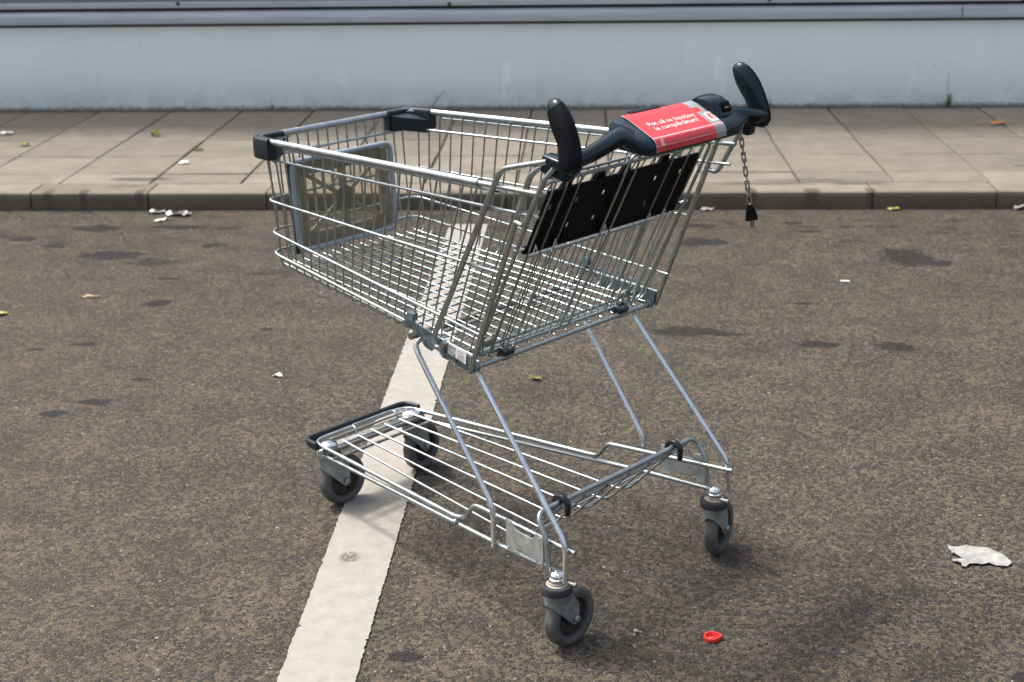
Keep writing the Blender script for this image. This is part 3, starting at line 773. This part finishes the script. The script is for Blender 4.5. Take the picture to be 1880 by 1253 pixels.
# --- castors
def castor(u, v, wang, front):
    a = wang - 2.431953
    c = part("castor", cart); c.location = (u, v, 0); c.rotation_euler = (0, 0, a)
    # fork: crown, hooded front and two cheeks, in trail coordinates (t forward of the pivot, w across)
    f = MB(); wt = .0175
    top = .140 if front else .131
    path = [(.046, 1.), (.041, 1.), (.036, 1.), (.030, 1.), (.022, 1.), (.012, 1.), (.002, 1.)]
    U = [(t_, wt, 0) for t_, _ in path] + [(.002 - .031 * math.sin(b), wt * math.cos(b), b) for b in [PI * k / 14 for k in range(1, 14)]] + [(t_, -wt, PI) for t_, _ in path[::-1]]
    def zlow(t_): 
        if t_ > .028: return {0: .066, 1: .0535, 2: .0495, 3: .0515}[min((0, 1, 2, 3), key=lambda q: abs(path[q][0] - t_))]
        return .0515 + (.030 - t_) / .059 * .0585
    def ztop(t_): return top if t_ < .020 else top - (t_ - .020) * 1.45
    NR = 7; out_ = []; inn_ = []
    for j in range(NR):
        q = j / (NR - 1)
        for (t_, w_, b) in U:
            z = zlow(t_) + (ztop(t_) - zlow(t_)) * q
            fl = max(0.0, (z - .100) / (top - .100)); fl = fl * fl * .0095
            k_ = 1 + fl / wt
            tt = t_ - (.0 if t_ > 0 else fl * .1)
            out_.append(Vector((tt, w_ * k_, z))); inn_.append(Vector((tt + (.0018 if t_ < -.01 else 0), w_ * k_ * .90, z)))
    nU = len(U)
    F_ = [(j * nU + k, j * nU + k + 1, (j + 1) * nU + k + 1, (j + 1) * nU + k) for j in range(NR - 1) for k in range(nU - 1)]
    f.add(out_, F_); f.add(inn_, [q_[::-1] for q_ in F_])
    f.add(out_[:nU] + inn_[:nU], [(k, nU + k, nU + k + 1, k + 1) for k in range(nU - 1)])
    for k in (0, nU - 1):
        f.add([out_[j * nU + k] for j in range(NR)] + [inn_[j * nU + k] for j in range(NR)], [(j, j + 1, NR + j + 1, NR + j) for j in range(NR - 1)])
    f.lathe([(.0285, top - .004), (.0292, top - .002), (.0285, top), (.020, top + .0015)], 24)
    for s in (1, -1):
        f.lathe([(.0075, .0), (.0075, .004), (.005, .006), (.0006, .0063)], 12, Matrix.Translation((.036, s * (wt + .001), .0625)) @ Matrix.Rotation(-s * PI / 2, 4, 'X'))
    f.build("fork", M['fork'], c, 35)
    AX = Matrix.Translation((.036, 0, .0625)) @ Matrix.Rotation(PI / 2, 4, 'X')
    w = MB()
    w.lathe([(.0415, -.0125), (.046, -.0145), (.052, -.0150), (.0575, -.0135), (.0613, -.0095), (.0625, -.0045), (.0625, .0045), (.0613, .0095), (.0575, .0135), (.052, .0150), (.046, .0145), (.0415, .0125)], 44, AX, cap=False)
    w.lathe([(.0415, -.0125), (.0402, -.006), (.0402, .006), (.0415, .0125)], 44, AX, cap=False)
    w.build("tyre", M['tyre'], c, 40)
    w = MB(); w.lathe([(.001, -.0150), (.016, -.0145), (.0175, -.012), (.0195, -.0045), (.0402, -.0035), (.0402, .0035), (.0195, .0045), (.0175, .012), (.016, .0145), (.001, .0150)], 32, AX, cap=False)
    for i in range(6):
        b = i * PI / 3; w.box(AX @ Vector((.030 * math.cos(b), .030 * math.sin(b), 0)), (.022, .014, .004), Matrix.Rotation(-b, 3, 'Y'), .001)
    w.build("wheel_centre", M['hub'], c, 40)
    h = MB()
    if front:
        h.lathe([(.014, .138), (.014, .160)], 16)
        h.lathe([(.0105, .160), (.0215, .1612), (.0225, .1635), (.0205, .1665), (.011, .1700), (.0105, .1722), (.006, .1728), (.0005, .1730)], 28)
        h.build("pivot_bolt", M['chrome'], c, 40)
    else:
        h.lathe([(.0145, .146), (.0145, .150), (.0158, .152), (.0162, .156), (.0155, .160), (.0135, .1615), (.0145, .163), (.0148, .1655), (.0125, .1705), (.0085, .1735), (.0045, .1745), (.0042, .1762), (.0005, .1765)], 28)
        h.build("pivot_bolt", M['chrome'], c, 40)
        h = MB(); h.lathe([(.0215, .1455), (.0215, .1475), (.017, .1490), (.0172, .1515), (.0158, .1530)], 28); h.build("washer", M['washer'], c, 40)
        h = MB(); h.lathe([(.0290, .1290), (.0312, .1310), (.0316, .1440), (.0298, .1468), (.0240, .1474), (.0205, .1464)], 32); h.build("collar", M['collar'], c, 40)
    return c
castor(-.1965, .258, .84, False); castor(-.1965, -.258, 1.13, False)
castor(.6399, .1339, .80, True); castor(.6399, -.1339, 1.02, True)
for s in (1, -1):                                       # castor sockets and locking bolts at the rear
    t = MB(); t.lathe([(.012, .147), (.012, .160)], 14, Matrix.Translation((-.1965, .258 * s, 0)))
    t.lathe([(.0035, -.01), (.0035, .004), (.0052, .004), (.0052, .0085), (.003, .0098), (.0004, .010)], 10, Matrix.Translation((-.2305, .250 * s, .1545)) @ Matrix.Rotation(-PI / 2, 4, 'Y'))
    t.build("castor_socket", M['dirty'], chassis, 50)

# --- handle
TH = 40
SEC = [(-.197, 1.0285), (-.203, 1.0315), (-.215, 1.0275), (-.272, 1.0000), (-.280, .9950), (-.2845, .985), (-.2850, .9740), (-.280, .9680), (-.262, .9720), (-.225, .985), (-.200, 1.000), (-.194, 1.015)]
SC = Vector((-.242, .998))
def poly_r(th):
    d = Vector((math.cos(th), math.sin(th))); best = .01
    for i in range(len(SEC)):
        a = Vector(SEC[i]) - SC; b = Vector(SEC[(i + 1) % len(SEC)]) - SC; e = b - a
        den = d.x * e.y - d.y * e.x
        if abs(den) < 1e-9: continue
        tt = (a.x * e.y - a.y * e.x) / den; uu = (a.x * d.y - a.y * d.x) / den
        if tt > 0 and -1e-6 <= uu <= 1 + 1e-6: best = max(best, tt)
    return best
PR = [poly_r(2 * PI * i / TH) for i in range(TH)]
def ring(v, cu, cz, blend, rt, scale=1.0):
    out = []
    for i in range(TH):
        th = 2 * PI * i / TH
        r = blend * PR[i] * scale + (1 - blend) * rt
        c = Vector((cu, cz)) * (1 - blend) + SC * blend
        out.append(Vector((c.x + r * math.cos(th), v, c.y + r * math.sin(th))))
    return out
hd = MB()
rings = [ring(.285, -.264, .989, 0, .0135), ring(.262, -.265, .992, 0, .0140), ring(.24, -.264, .996, 0, .0145), ring(.20, -.259, 1.003, 0, .0152), ring(.165, -.252, 1.008, 0, .0165), ring(.145, -.246, 1.009, .10, .0190),
         ring(.132, -.242, 1.008, .35, .024), ring(.120, -.242, 1.003, .62, .026), ring(.108, -.242, 1.001, .83, .026), ring(.095, -.242, 1.0, .95, .028), ring(.082, -.242, 1.0, 1, .03), ring(-.04, -.242, 1.0, 1, .03), ring(-.135, -.242, 1.0, 1, .03),
         ring(-.172, -.246, 1.0, .97, .02), ring(-.186, -.250, 1.0, .80, .02), ring(-.198, -.254, 1.0, .45, .018), ring(-.208, -.257, .999, .15, .0165), ring(-.22, -.259, .998, 0, .0155), ring(-.25, -.264, .993, 0, .0145), ring(-.285, -.264, .989, 0, .0135)]
hd.loft(rings)
handle = hd.build("handle", M['plastic'], cart, 50)
# coin lock housing, its slot and the back ridge on top of the bar
ck = MB()
cl_sec = [(-.262, 1.006), (-.254, 1.022), (-.246, 1.0335), (-.236, 1.0390), (-.216, 1.0415), (-.202, 1.0385), (-.1955, 1.030), (-.196, 1.012)]
def clr(v, k): return [Vector((-.226 + (a + .226) * k, v, 1.006 + (b - 1.006) * k)) for a, b in cl_sec]
ck.loft([clr(-.1285, .90), clr(-.136, .95), clr(-.150, 1.0), clr(-.168, 1.02), clr(-.176, 1.0), clr(-.181, .93), clr(-.185, .75)])
ck.build("coin_lock", M['plastic'], handle, 50)
ck = MB(); ck.box((-.197, .012, 1.033), (.012, .085, .005), Matrix.Rotation(-.3, 3, 'Y'), .002, 2); ck.build("back_ridge", M['black'], handle, 40)
ck = MB(); ck.box((-.2555, -.166, 1.0225), (.006, .026, .021), Matrix.Rotation(.50, 3, 'Y'), .004, 3); ck.build("coin_slot", M['seat'], handle, 40)
ck = MB(); ck.box((-.2590, -.164, 1.0210), (.002, .014, .0025), Matrix.Rotation(.38, 3, 'Y'), .0008, 1); ck.build("coin", M['brass'], handle, 40)
# soft pads under the bar
def padring(v, cu, cz, r):
    out = []
    for i in range(16):
        th = PI * 1.02 + (PI * .86) * i / 15; out.append(Vector((cu + r * math.cos(th), v, cz + r * math.sin(th))))
    return out
for s in (1, -1):
    pd = MB()
    A = [padring(s * v, cu, cz, r + .0009) for v, cu, cz, r in ((.248, -.2645, .9945, .0140), (.235, -.263, .997, .0148), (.20, -.259, 1.003, .0155), (.165, -.252, 1.008, .0168), (.148, -.247, 1.0085, .0190))] if s == 1 else \
        [padring(s * v, cu, cz, r + .0009) for v, cu, cz, r in ((.248, -.2645, .9935, .0142), (.235, -.262, .9955, .0150), (.222, -.2595, .9978, .0154))]
    n_ = 16
    pd.add([p for r_ in A for p in r_], [(i * n_ + k, i * n_ + k + 1, (i + 1) * n_ + k + 1, (i + 1) * n_ + k) for i in range(len(A) - 1) for k in range(n_ - 1)])
    pd.build("bar_pad", M['rubber'], handle, 60)

# sign wrapped over the flat top and the rear roll
def prof_pts():
    out = []
    P = [(-.2015, 1.0312), (-.215, 1.0275), (-.243, 1.0140), (-.270, 1.0010), (-.2745, .9986), (-.2790, .9955), (-.2820, .9905), (-.2845, .9845), (-.2850, .9750)]
    return [Vector(p) for p in P]
SP = prof_pts()
SL = [0.0]
for i in range(1, len(SP)): SL.append(SL[-1] + (SP[i] - SP[i - 1]).length)
def surf(v, s, d=.0012):
    s = max(0, min(SL[-1], s))
    for i in range(1, len(SP)):
        if s <= SL[i] + 1e-9:
            t = (s - SL[i - 1]) / (SL[i] - SL[i - 1]); p = SP[i - 1].lerp(SP[i], t); tg = (SP[i] - SP[i - 1]).normalized(); break
    nrm = Vector((tg.y, -tg.x)) * 1.0
    if nrm.dot(p - SC) < 0: nrm = -nrm
    p = p + nrm * d
    return Vector((p.x, v, p.y))
sg = MB(); vcols = [.086, .0835, -.097, -.1005, -.128]
vgrid = []
for i in range(len(vcols) - 1):
    n_ = max(1, int(abs(vcols[i] - vcols[i + 1]) / .012))
    vgrid += [vcols[i] + (vcols[i + 1] - vcols[i]) * k / n_ for k in range(n_)]
vgrid.append(vcols[-1])
sgrid = sorted(set(SL + [SL[-1] * k / 14 for k in range(15)]))
crease = SL[4]
for i in range(len(vgrid) - 1):
    for j in range(len(sgrid) - 1):
        vm = (vgrid[i] + vgrid[i + 1]) / 2; sm = (sgrid[j] + sgrid[j + 1]) / 2
        red = -.0975 < vm < .0838 or (vm > -.1085 and .022 < sm < .040 and vm < 0)
        sg.mi = 0 if red else 1
        q = [surf(vgrid[i], sgrid[j]), surf(vgrid[i + 1], sgrid[j]), surf(vgrid[i + 1], sgrid[j + 1]), surf(vgrid[i], sgrid[j + 1])]
        sg.add(q, [(0, 1, 2, 3)])
bmv = sg
sign = sg.build("handle_sign", [M['sign_red'], M['sign_grey']], handle, 60)
tx = MB()
def put(body, size, v0, s0, width=None, bold=.0):
    vs, fs = text_mesh(body, size, bold)
    w = max(v[0] for v in vs); k = (width / w) if width else 1
    tx.add([surf(v0 - v[0] * k, s0 - v[1], .0020) for v in vs], fs)
put("Pot să te însoțesc", .0150, .058, .0475, .142, .0001)
put("la cumpărături?", .0150, .053, .0625, .131, .0001)
M['letter'] = simple('sign_letter_film', (.76, .66, .63), .4, nscale=60, var=.12)
tx.build("sign_lettering", M['letter'], sign, 0, fix=False)
lg = MB()
lg.add([surf(v, s, .0018) for v, s in ((-.107, .046), (-.130, .044), (-.128, .072), (-.104, .073))], [(0, 1, 2, 3)])
lg.build("sign_emblem", M['white'], sign, 0, fix=False)
lg = MB()
def lq(v0, v1, s0, s1): lg.add([surf(v0, s0, .0024), surf(v1, s0, .0024), surf(v1, s1, .0024), surf(v0, s1, .0024)], [(0, 1, 2, 3)])
lq(-.1105, -.126, .0485, .0497); lq(-.1105, -.126, .0650, .0662); lq(-.1105, -.1118, .0485, .0662); lq(-.1247, -.126, .0485, .0662)
lq(-.1130, -.1165, .0515, .0630)
lg.add([surf(v, s, .0024) for v, s in ((-.1178, .0570), (-.1235, .0515), (-.1178, .0515))], [(0, 1, 2)])
lg.add([surf(v, s, .0024) for v, s in ((-.1178, .0575), (-.1235, .0630), (-.1178, .0630))], [(0, 1, 2)])
lg.build("emblem_print", M['sign_red'], sign, 0, fix=False)
lg = MB()
cr = crease
lg.add([surf(v, s, .0017) for v in (.084, -.128) for s in (cr - .0006, cr + .0024)], [(0, 1, 3, 2)])
lg.add([surf(v, s, .0017) for v in (.084, -.128) for s in (cr + .0168, cr + .0176)], [(0, 1, 3, 2)])
lg.build("crease_highlight", M['sign_highlight'], sign, 0, fix=False)  # painted highlight lines along the fold and the lower roll
lg = MB(); s0 = cr + .0055
def sq(v0, v1, a, b): lg.add([surf(v0, a, .0020), surf(v1, a, .0020), surf(v1, b, .0020), surf(v0, b, .0020)], [(0, 1, 2, 3)])
sq(.0700, .0688, s0 + .001, s0 + .011); sq(.0655, .0625, s0 - .001, s0 + .0005); sq(.0632, .0617, s0 - .0005, s0 + .012)
for k in range(4): sq(.0682, .0645, s0 + .0025 + k * .0026, s0 + .0037 + k * .0026)
lg.build("sign_small_print", M['white'], sign, 0, fix=False)

# horn grips
GC = [(-.2540, .9660, .010), (-.2545, .9700, .0175), (-.2545, .9790, .0235), (-.2535, .9920, .0245), (-.2505, 1.0080, .0222), (-.2440, 1.0250, .0222), (-.2335, 1.0430, .0238), (-.2220, 1.0600, .0226), (-.2120, 1.0740, .0186), (-.2060, 1.0825, .0138), (-.2035, 1.0870, .0070)]
for s in (1, -1):
    def gring(off, sc, shift, sub=1):
        rings = []
        for i, (u, z, a) in enumerate(GC):
            n0 = GC[max(i - 1, 0)]; n1 = GC[min(i + 1, len(GC) - 1)]
            T_ = Vector((n1[0] - n0[0], 0, n1[1] - n0[1])).normalized(); A_ = Vector((T_.z, 0, -T_.x))
            vv = .2825 - (z - .99) * .10
            b = min(.0165, a * .75)
            r_ = []
            for k in range(24):
                th = 2 * PI * k / 24; c_, s_ = math.cos(th), math.sin(th)
                r_.append(Vector((u, s * (vv + shift), z)) + A_ * (c_ * a * sc) + Vector((0, s, 0)) * (s_ * b * sc + 0))
            rings.append(r_)
        return rings
    gb = MB(); gb.loft(gring(0, 1, 0)); grip = gb.build("grip", M['plastic'], handle, 60)
    gp_ = MB()
    rr = []
    for i, (u, z, a) in enumerate(GC[1:-1]):
        n0, n1 = GC[i], GC[i + 2]
        T_ = Vector((n1[0] - n0[0], 0, n1[1] - n0[1])).normalized(); A_ = Vector((T_.z, 0, -T_.x))
        vv = .2825 - (z - .99) * .10; b = min(.0165, a * .75)
        e = .0 if i in (0, len(GC) - 3) else 1
        if i == len(GC) - 3: continue
        row = []
        for k in range(13):
            th = math.radians(38 + (184 - 38) * k / 12)
            if not e: th = math.radians(100 + 20 * (k - 6) / 6)
            row.append(Vector((u, s * vv, z)) + A_ * (math.cos(th) * (a + .0006)) + Vector((0, s, 0)) * (math.sin(th) * (b + .0008)))
        rr.append(row)
    gp_.add([p for r_ in rr for p in r_], [(i * 13 + k, i * 13 + k + 1, (i + 1) * 13 + k + 1, (i + 1) * 13 + k) for i in range(len(rr) - 1) for k in range(12)])
    for i in range(2, len(rr) - 1):
        for j in (3, 6, 9):
            for w_ in (.15, .65):
                p_ = rr[i][j].lerp(rr[i - 1][j], w_); gp_.ball(p_, .0011, 6)
    gp_.build("grip_pad", M['rubber'], handle, 60)
    bk = MB(); bk.box((-.2165, .272 * s, .9705), (.062, .028, .034), Matrix.Rotation(-.18, 3, 'Y'), .005, 3)
    bk.build("handle_bracket", M['plastic'], handle, 40)
    bk = MB(); bk.box((-.186, .258 * s, .957), (.022, .018, .026), Matrix.Rotation(.4, 3, 'Y'), .004, 2); bk.build("bracket_clamp", M['black'], handle, 40)

# --- coin chain with its key, swinging a little
cn = part("coin_chain", cart)
P0 = Vector((-.270, -.1925, .9835)); P1 = Vector((-.270, -.2385, .8200))
d = (P1 - P0); nL = 11; step = d / nL; dn = d.normalized()
a1 = Vector((.80, .6, 0)); a1 = (a1 - dn * a1.dot(dn)).normalized(); a2 = dn.cross(a1)
t = MB(); t.box(P0 + Vector((.004, .006, .008)), (.010, .010, .008), None, .002); t.tube([P0 + Vector((.004, .002, .008)), P0 + Vector((0, 0, .004)), P0 + Vector((0, -.001, -.008))], .0028, .004, 8); t.build("chain_anchor", M['chrome'], cn, 50)
link = MB()
hl, wd, wr = .0078, .0036, .00155
pts = []
for i in range(16):
    th = 2 * PI * i / 16; pts.append(Vector((wd * math.cos(th), 0, (hl if math.sin(th) >= 0 else -hl) + wd * math.sin(th))))
link.tube(pts, wr, 0, 7, closed=True)
first = None
random.seed(2)
for i in range(nL):
    c = P0 + step * (i + .35)
    x_ = a1 if i % 2 == 0 else a2
    ang = random.uniform(-.25, .25); x_ = (x_ * math.cos(ang) + dn.cross(x_) * math.sin(ang)).normalized()
    R_ = Matrix((x_, dn.cross(x_) * -1, -dn)).transposed()
    if first is None: first = o = link.build("chain_link", M['steel'], cn, 60)
    else: o = first.copy(); COL.objects.link(o); o.parent = cn
    o.matrix_local = Matrix.Translation(c) @ R_.to_4x4()
ks = P1 + dn * .004
R_ = Matrix((a2, dn.cross(a2) * -1, -dn)).transposed()
vd = Vector((-.55, .83, 0)); vd = (vd - dn * vd.dot(dn)).normalized(); sd = dn.cross(vd)
R_ = Matrix((sd, -vd, -dn)).transposed()
def kp(x, y, z): return ks + R_ @ Vector((x, y, z))
t = MB()
t.prism([(-.0055, .004), (.0055, .004), (.008, -.002), (.0125, -.027), (.011, -.031), (-.011, -.031), (-.0125, -.027), (-.008, -.002)], lambda a, b, d_: kp(a, d_, b), -.006, .006)
for k in range(5): t.box(kp(0, 0, -.010 - k * .0042), (.020 + k * .0013, .0145, .0020), R_, .0006)
t.build("chain_plug", M['black'], cn, 40)
t = MB(); t.prism([(-.0048, -.030), (.0048, -.030), (.0048, -.046), (.003, -.049), (-.0048, -.049)], lambda a, b, d_: kp(a, d_, b), -.001, .001)
t.box(kp(0, -.0014, -.041), (.0035, .0012, .010), R_, .0003)
t.build("chain_key", M['steel'], cn, 30)

# ------------------------------------------------------------------ litter and weeds
M['paper'] = simple("torn_paper", (.25, .246, .235), .8, nscale=45, var=.32, bump=.5)
M['redcap'] = simple("red_plastic_cap", (.62, .03, .03), .35, nscale=60, var=.15)
M['leafy'] = simple("yellow_green_leaf", (.24, .27, .045), .55, nscale=60, var=.3)
M['leaft'] = simple("tan_leaf", (.38, .28, .13), .7, nscale=60, var=.3)
M['foil'] = mat_zinc("crumpled_foil", (.38, .38, .36), .35, .15)
M['filter'] = simple("cream_filter", (.72, .68, .56), .8, nscale=100, var=.15)
M['wrap'] = simple("orange_wrapper", (.55, .22, .07), .5, nscale=40, var=.3)
M['weed'] = simple("weed_green", (.10, .15, .03), .6, nscale=60, var=.3)
M['stalk'] = simple("dry_stalk", (.20, .16, .09), .8, nscale=60, var=.3)

def scrap(name, loc, outline, mat, label, cat, curl=.006, thick=.0009, rot=0.0, seed=0, group=None, sub=2):
    """a thin crumpled sheet with real thickness lying on the ground"""
    rnd = random.Random(seed)
    bm = bmesh.new(); vs = [bm.verts.new((x, y, 0)) for x, y in outline]; fc = bm.faces.new(vs)
    bmesh.ops.triangulate(bm, faces=[fc])
    bmesh.ops.subdivide_edges(bm, edges=list(bm.edges), cuts=sub, use_grid_fill=True)
    bmesh.ops.triangulate(bm, faces=list(bm.faces))
    from mathutils import noise as mn
    for v in bm.verts:
        p = v.co * 45 + Vector((seed * 3.1, seed * 1.7, 0))
        v.co.z = .0012 + curl * (mn.noise(p) * .8 + .45) + curl * .6 * abs(mn.noise(p * 2.6))
        v.co.z = max(v.co.z, .0012)
    bmesh.ops.solidify(bm, geom=list(bm.faces), thickness=thick)
    mb = MB(); mb.frombm(bm)
    o = mb.build(name, mat, None, 40); o.location = loc; o.rotation_euler = (0, 0, rot)
    return tag(o, label, cat, group)
def px_poly(px, cx, cy, sx, sy): return [((x - cx) * sx, -(y - cy) * sy) for x, y in px]

# torn white paper, outline from its corners (pixels in a 1880-wide enlargement)
pap = [(390, 305), (470, 340), (600, 340), (800, 350), (960, 345), (1150, 355), (1230, 375), (1330, 420), (1500, 495), (1570, 560), (1625, 625), (1600, 720), (1520, 745), (1440, 775), (1330, 745), (1180, 735), (1080, 710), (940, 730), (720, 715), (620, 745), (540, 785), (460, 770), (470, 725), (350, 680), (295, 640), (350, 610), (480, 600), (640, 610), (560, 585), (470, 540), (420, 500), (370, 520), (385, 460), (340, 380), (390, 385)]
scrap("torn_paper", (.874, 2.889, 0), px_poly(pap, 980, 550, .0000955, .00022), M['paper'], "torn white scrap of paper lying on the asphalt right of the cart", "paper scrap", .0055, .0012, 0, 3)

# red cap
cp_ = MB()
oval = [(.0195 * math.cos(a) * (1.0 if math.cos(a) > 0 else .9), .0165 * math.sin(a) * (1 - .35 * max(0, math.cos(a)))) for a in [2 * PI * i / 28 for i in range(28)]]
def ovr(k, z): return [Vector((x * k, y * k, z)) for x, y in oval]
cp_.loft([ovr(.97, .001), ovr(1, .003), ovr(1, .0075), ovr(.95, .0095), ovr(.80, .0095), ovr(.76, .0085), ovr(.72, .004), ovr(.05, .0042)])
cp_.loft([ovr(.55, .0042), ovr(.53, .0072), ovr(.46, .0078), ovr(.42, .0072), ovr(.40, .0045)], caps=False)
o = cp_.build("bottle_cap", M['redcap'], None, 40); o.location = (.259, 2.528, 0); o.rotation_euler = (.03, -.04, .1)
tag(o, "red plastic cap lying on the asphalt near the front wheel of the cart", "cap")
o['label'] = "red plastic cap lying open side up on the bare asphalt"

def leaf_outline(l, w, n=7):
    up_ = [(-l / 2 + l * i / n, w / 2 * math.sin(PI * i / n) ** .8) for i in range(n + 1)]
    return up_ + [(x, -y * .9) for x, y in up_[::-1][1:-1]]
scrap("fallen_leaf", (-.141, 3.991, 0), leaf_outline(.042, .024), M['leafy'], "yellow green leaf on the asphalt behind the cart legs", "leaf", .012, .0006, -.6, 5)
scrap("plastic_scrap", (-.917, 4.009, 0), [(-.016, .004), (-.004, .010), (.010, .008), (.017, -.004), (.006, -.010), (-.008, -.006)], M['white'], "small white scrap on the asphalt left of the painted stripe", "scrap", .008, .0012, 0, 6)
bt = MB(); bt.lathe([(.0005, -.016), (.0042, -.0158), (.0044, 0), (.0042, .0155), (.0005, .016)], 14, Matrix.Rotation(PI / 2, 4, 'Y') @ Matrix.Identity(4))
o = bt.build("cigarette_butt", M['filter'], None, 40); o.location = (.937, 4.997, .0046); o.rotation_euler = (0, 0, -.08); tag(o, "cream cigarette butt on the asphalt below a dark stain", "cigarette butt")
scrap("foil_scrap", (.110, 2.55, 0), [(-.008, .003), (-.001, .007), (.003, .002), (.009, -.004), (.003, -.005), (-.003, -.001)], M['foil'], "tiny shred of silver foil between the near wheel and the red cap", "foil scrap", .006, .0006, 0, 7)
scrap("foil_scrap", (-.748, 2.671, 0), [(-.007, -.004), (-.002, .004), (.006, .006), (.007, .001), (.0, -.004)], M['foil'], "tiny silver foil bit on the asphalt left of the stripe", "foil scrap", .004, .0006, 0, 8)
scrap("crushed_wrapper", (-1.756, 6.0, 0), [(-.060, .01), (-.03, .026), (.02, .024), (.062, .0), (.045, -.026), (0, -.02), (-.04, -.024)], M['foil'], "larger shiny crumpled wrapper by the kerb at the left", "wrapper", .018, .0012, 0, 9)
scrap("crushed_wrapper", (-1.865, 6.035, 0), [(-.04, -.012), (-.01, .022), (.03, .026), (.045, .0), (.01, -.022)], M['foil'], "smaller shiny crumpled wrapper against the kerb at the left", "wrapper", .015, .0012, 0, 10)
scrap("paper_scrap", (-1.80, 5.895, 0), [(-.03, -.03), (.0, -.01), (.03, .028), (.012, .03), (-.018, .0)], M['filter'], "narrow pale scrap in front of the two crumpled wrappers", "paper scrap", .014, .001, 0, 11)
scrap("fallen_leaf", (-1.995, 4.60, 0), leaf_outline(.05, .035), M['leafy'], "bright green leaf on the asphalt at the left edge of the photo", "leaf", .012, .0006, .3, 12)
scrap("paper_scrap", (.53, 6.075, 0), [(-.03, -.012), (-.02, .014), (.028, .012), (.032, -.008), (0, -.016)], M['paper'], "white paper bit at the foot of the kerb behind the hanging key", "paper scrap", .012, .001, 0, 13)
scrap("paper_scrap", (1.86, 6.075, 0), [(-.035, -.015), (-.015, .018), (.02, .012), (.04, -.012), (0, -.01)], M['paper'], "white paper bit at the foot of the kerb far right", "paper scrap", .022, .001, 0, 14)
scrap("fallen_leaf", (1.327, 6.07, 0), leaf_outline(.07, .03), M['leafy'], "yellow leaf at the foot of the kerb on the right", "leaf", .014, .0006, .2, 15)
scrap("dry_leaf", (-1.744, 4.802, 0), leaf_outline(.07, .012), M['leaft'], "long tan dry leaf on the asphalt left of the cart", "leaf", .010, .0006, .1, 16)
scrap("fallen_leaf", (-2.856, 7.153, .079), leaf_outline(.075, .04), M['leafy'], "yellow green leaf on the paving slabs at the far left", "leaf", .018, .0008, -.4, 17)
scrap("fallen_leaf", (-2.247, 7.401, .079), leaf_outline(.055, .05), M['leafy'], "yellow green leaf on the slabs closest to the wall", "leaf", .03, .0008, .9, 18)
scrap("fallen_leaf", (-1.923, 7.011, .079), leaf_outline(.06, .032), M['leafy'], "yellow green leaf on the slabs up and left of the cart corner", "leaf", .018, .0008, .2, 19)
scrap("paper_scrap", (-1.912, 6.70, .079), [(-.022, -.02), (-.015, .022), (.02, .02), (.026, -.014)], M['filter'], "pale scrap on the paving slabs below the three leaves", "paper scrap", .012, .001, 0, 20)
scrap("paper_scrap", (-3.07, 7.465, .079), [(-.035, -.02), (-.025, .022), (.03, .026), (.036, -.018)], M['filter'], "pale scrap on the paving slabs at the left edge", "paper scrap", .014, .001, 0, 21)
scrap("sweet_wrapper", (2.173, 7.617, .079), [(-.04, -.025), (-.04, .02), (.038, .028), (.042, -.018)], M['wrap'], "orange wrapper lying on the paving slabs near the wall", "wrapper", .016, .001, .1, 22)

def weed(name, loc, stems, leaves, h, label, seed, tall=None):
    rnd = random.Random(seed); root = empty(name, loc); tag(root, label, "weed")
    s = MB(); l = MB()
    for i in range(stems):
        a = rnd.uniform(0, 2 * PI); hh = h * rnd.uniform(.6, 1.0); dx, dy = math.cos(a) * h * .35 * rnd.random(), -abs(math.sin(a)) * h * .25
        if tall and i == 0: hh = tall; dx = -.01
        P = [Vector((0, 0, -.01)), Vector((dx * .4, dy * .4, hh * .5)), Vector((dx, dy, hh))]
        s.tube(P, [.0018, .0015, .0008], 0, 5)
        for j in range(leaves):
            t_ = rnd.uniform(.15, 1.0) if not (tall and i == 0) else rnd.uniform(.6, 1)
            p = P[0].lerp(P[2], t_); b = rnd.uniform(0, 2 * PI); L_ = h * rnd.uniform(.15, .32) * (.5 if tall and i == 0 else 1)
            dv = Vector((math.cos(b), math.sin(b) * .8, rnd.uniform(.1, .8))).normalized() * L_; sd_ = dv.cross(Vector((0, 0, 1))).normalized() * L_ * .22
            m_ = p + dv * .5 + Vector((0, 0, L_ * .1)); l.add([p, m_ - sd_, p + dv, m_ + sd_], [(0, 1, 2, 3)])
    s.build("stem", M['stalk'], root, 60); l.build("foliage", M['weed'], root, 0, fix=False)
weed("weed", (2.031, 8.145, .079), 9, 7, .085, "small green weed with one tall stalk at the wall foot on the right", 1, .19)
weed("weed", (1.05, 8.15, .079), 4, 4, .045, "tiny sparse weed at the wall foot behind the far grip", 2, .10)
weed("weed", (-1.78, 8.15, .079), 4, 4, .04, "tiny dry weed at the wall foot left of the cart", 4, .08)
tw = empty("twig", (-.86, 8.10, .079)); tag(tw, "dry twig leaning on the wall foot behind the cart basket", "twig")
s = MB(); s.tube([(-.03, -.06, .002), (.02, 0, .05), (.07, .05, .112)], [.005, .004, .002], 0, 6); s.tube([(.02, 0, .05), (.03, .03, .09)], [.002, .001], 0, 5)
s.build("branch", M['stalk'], tw, 60)
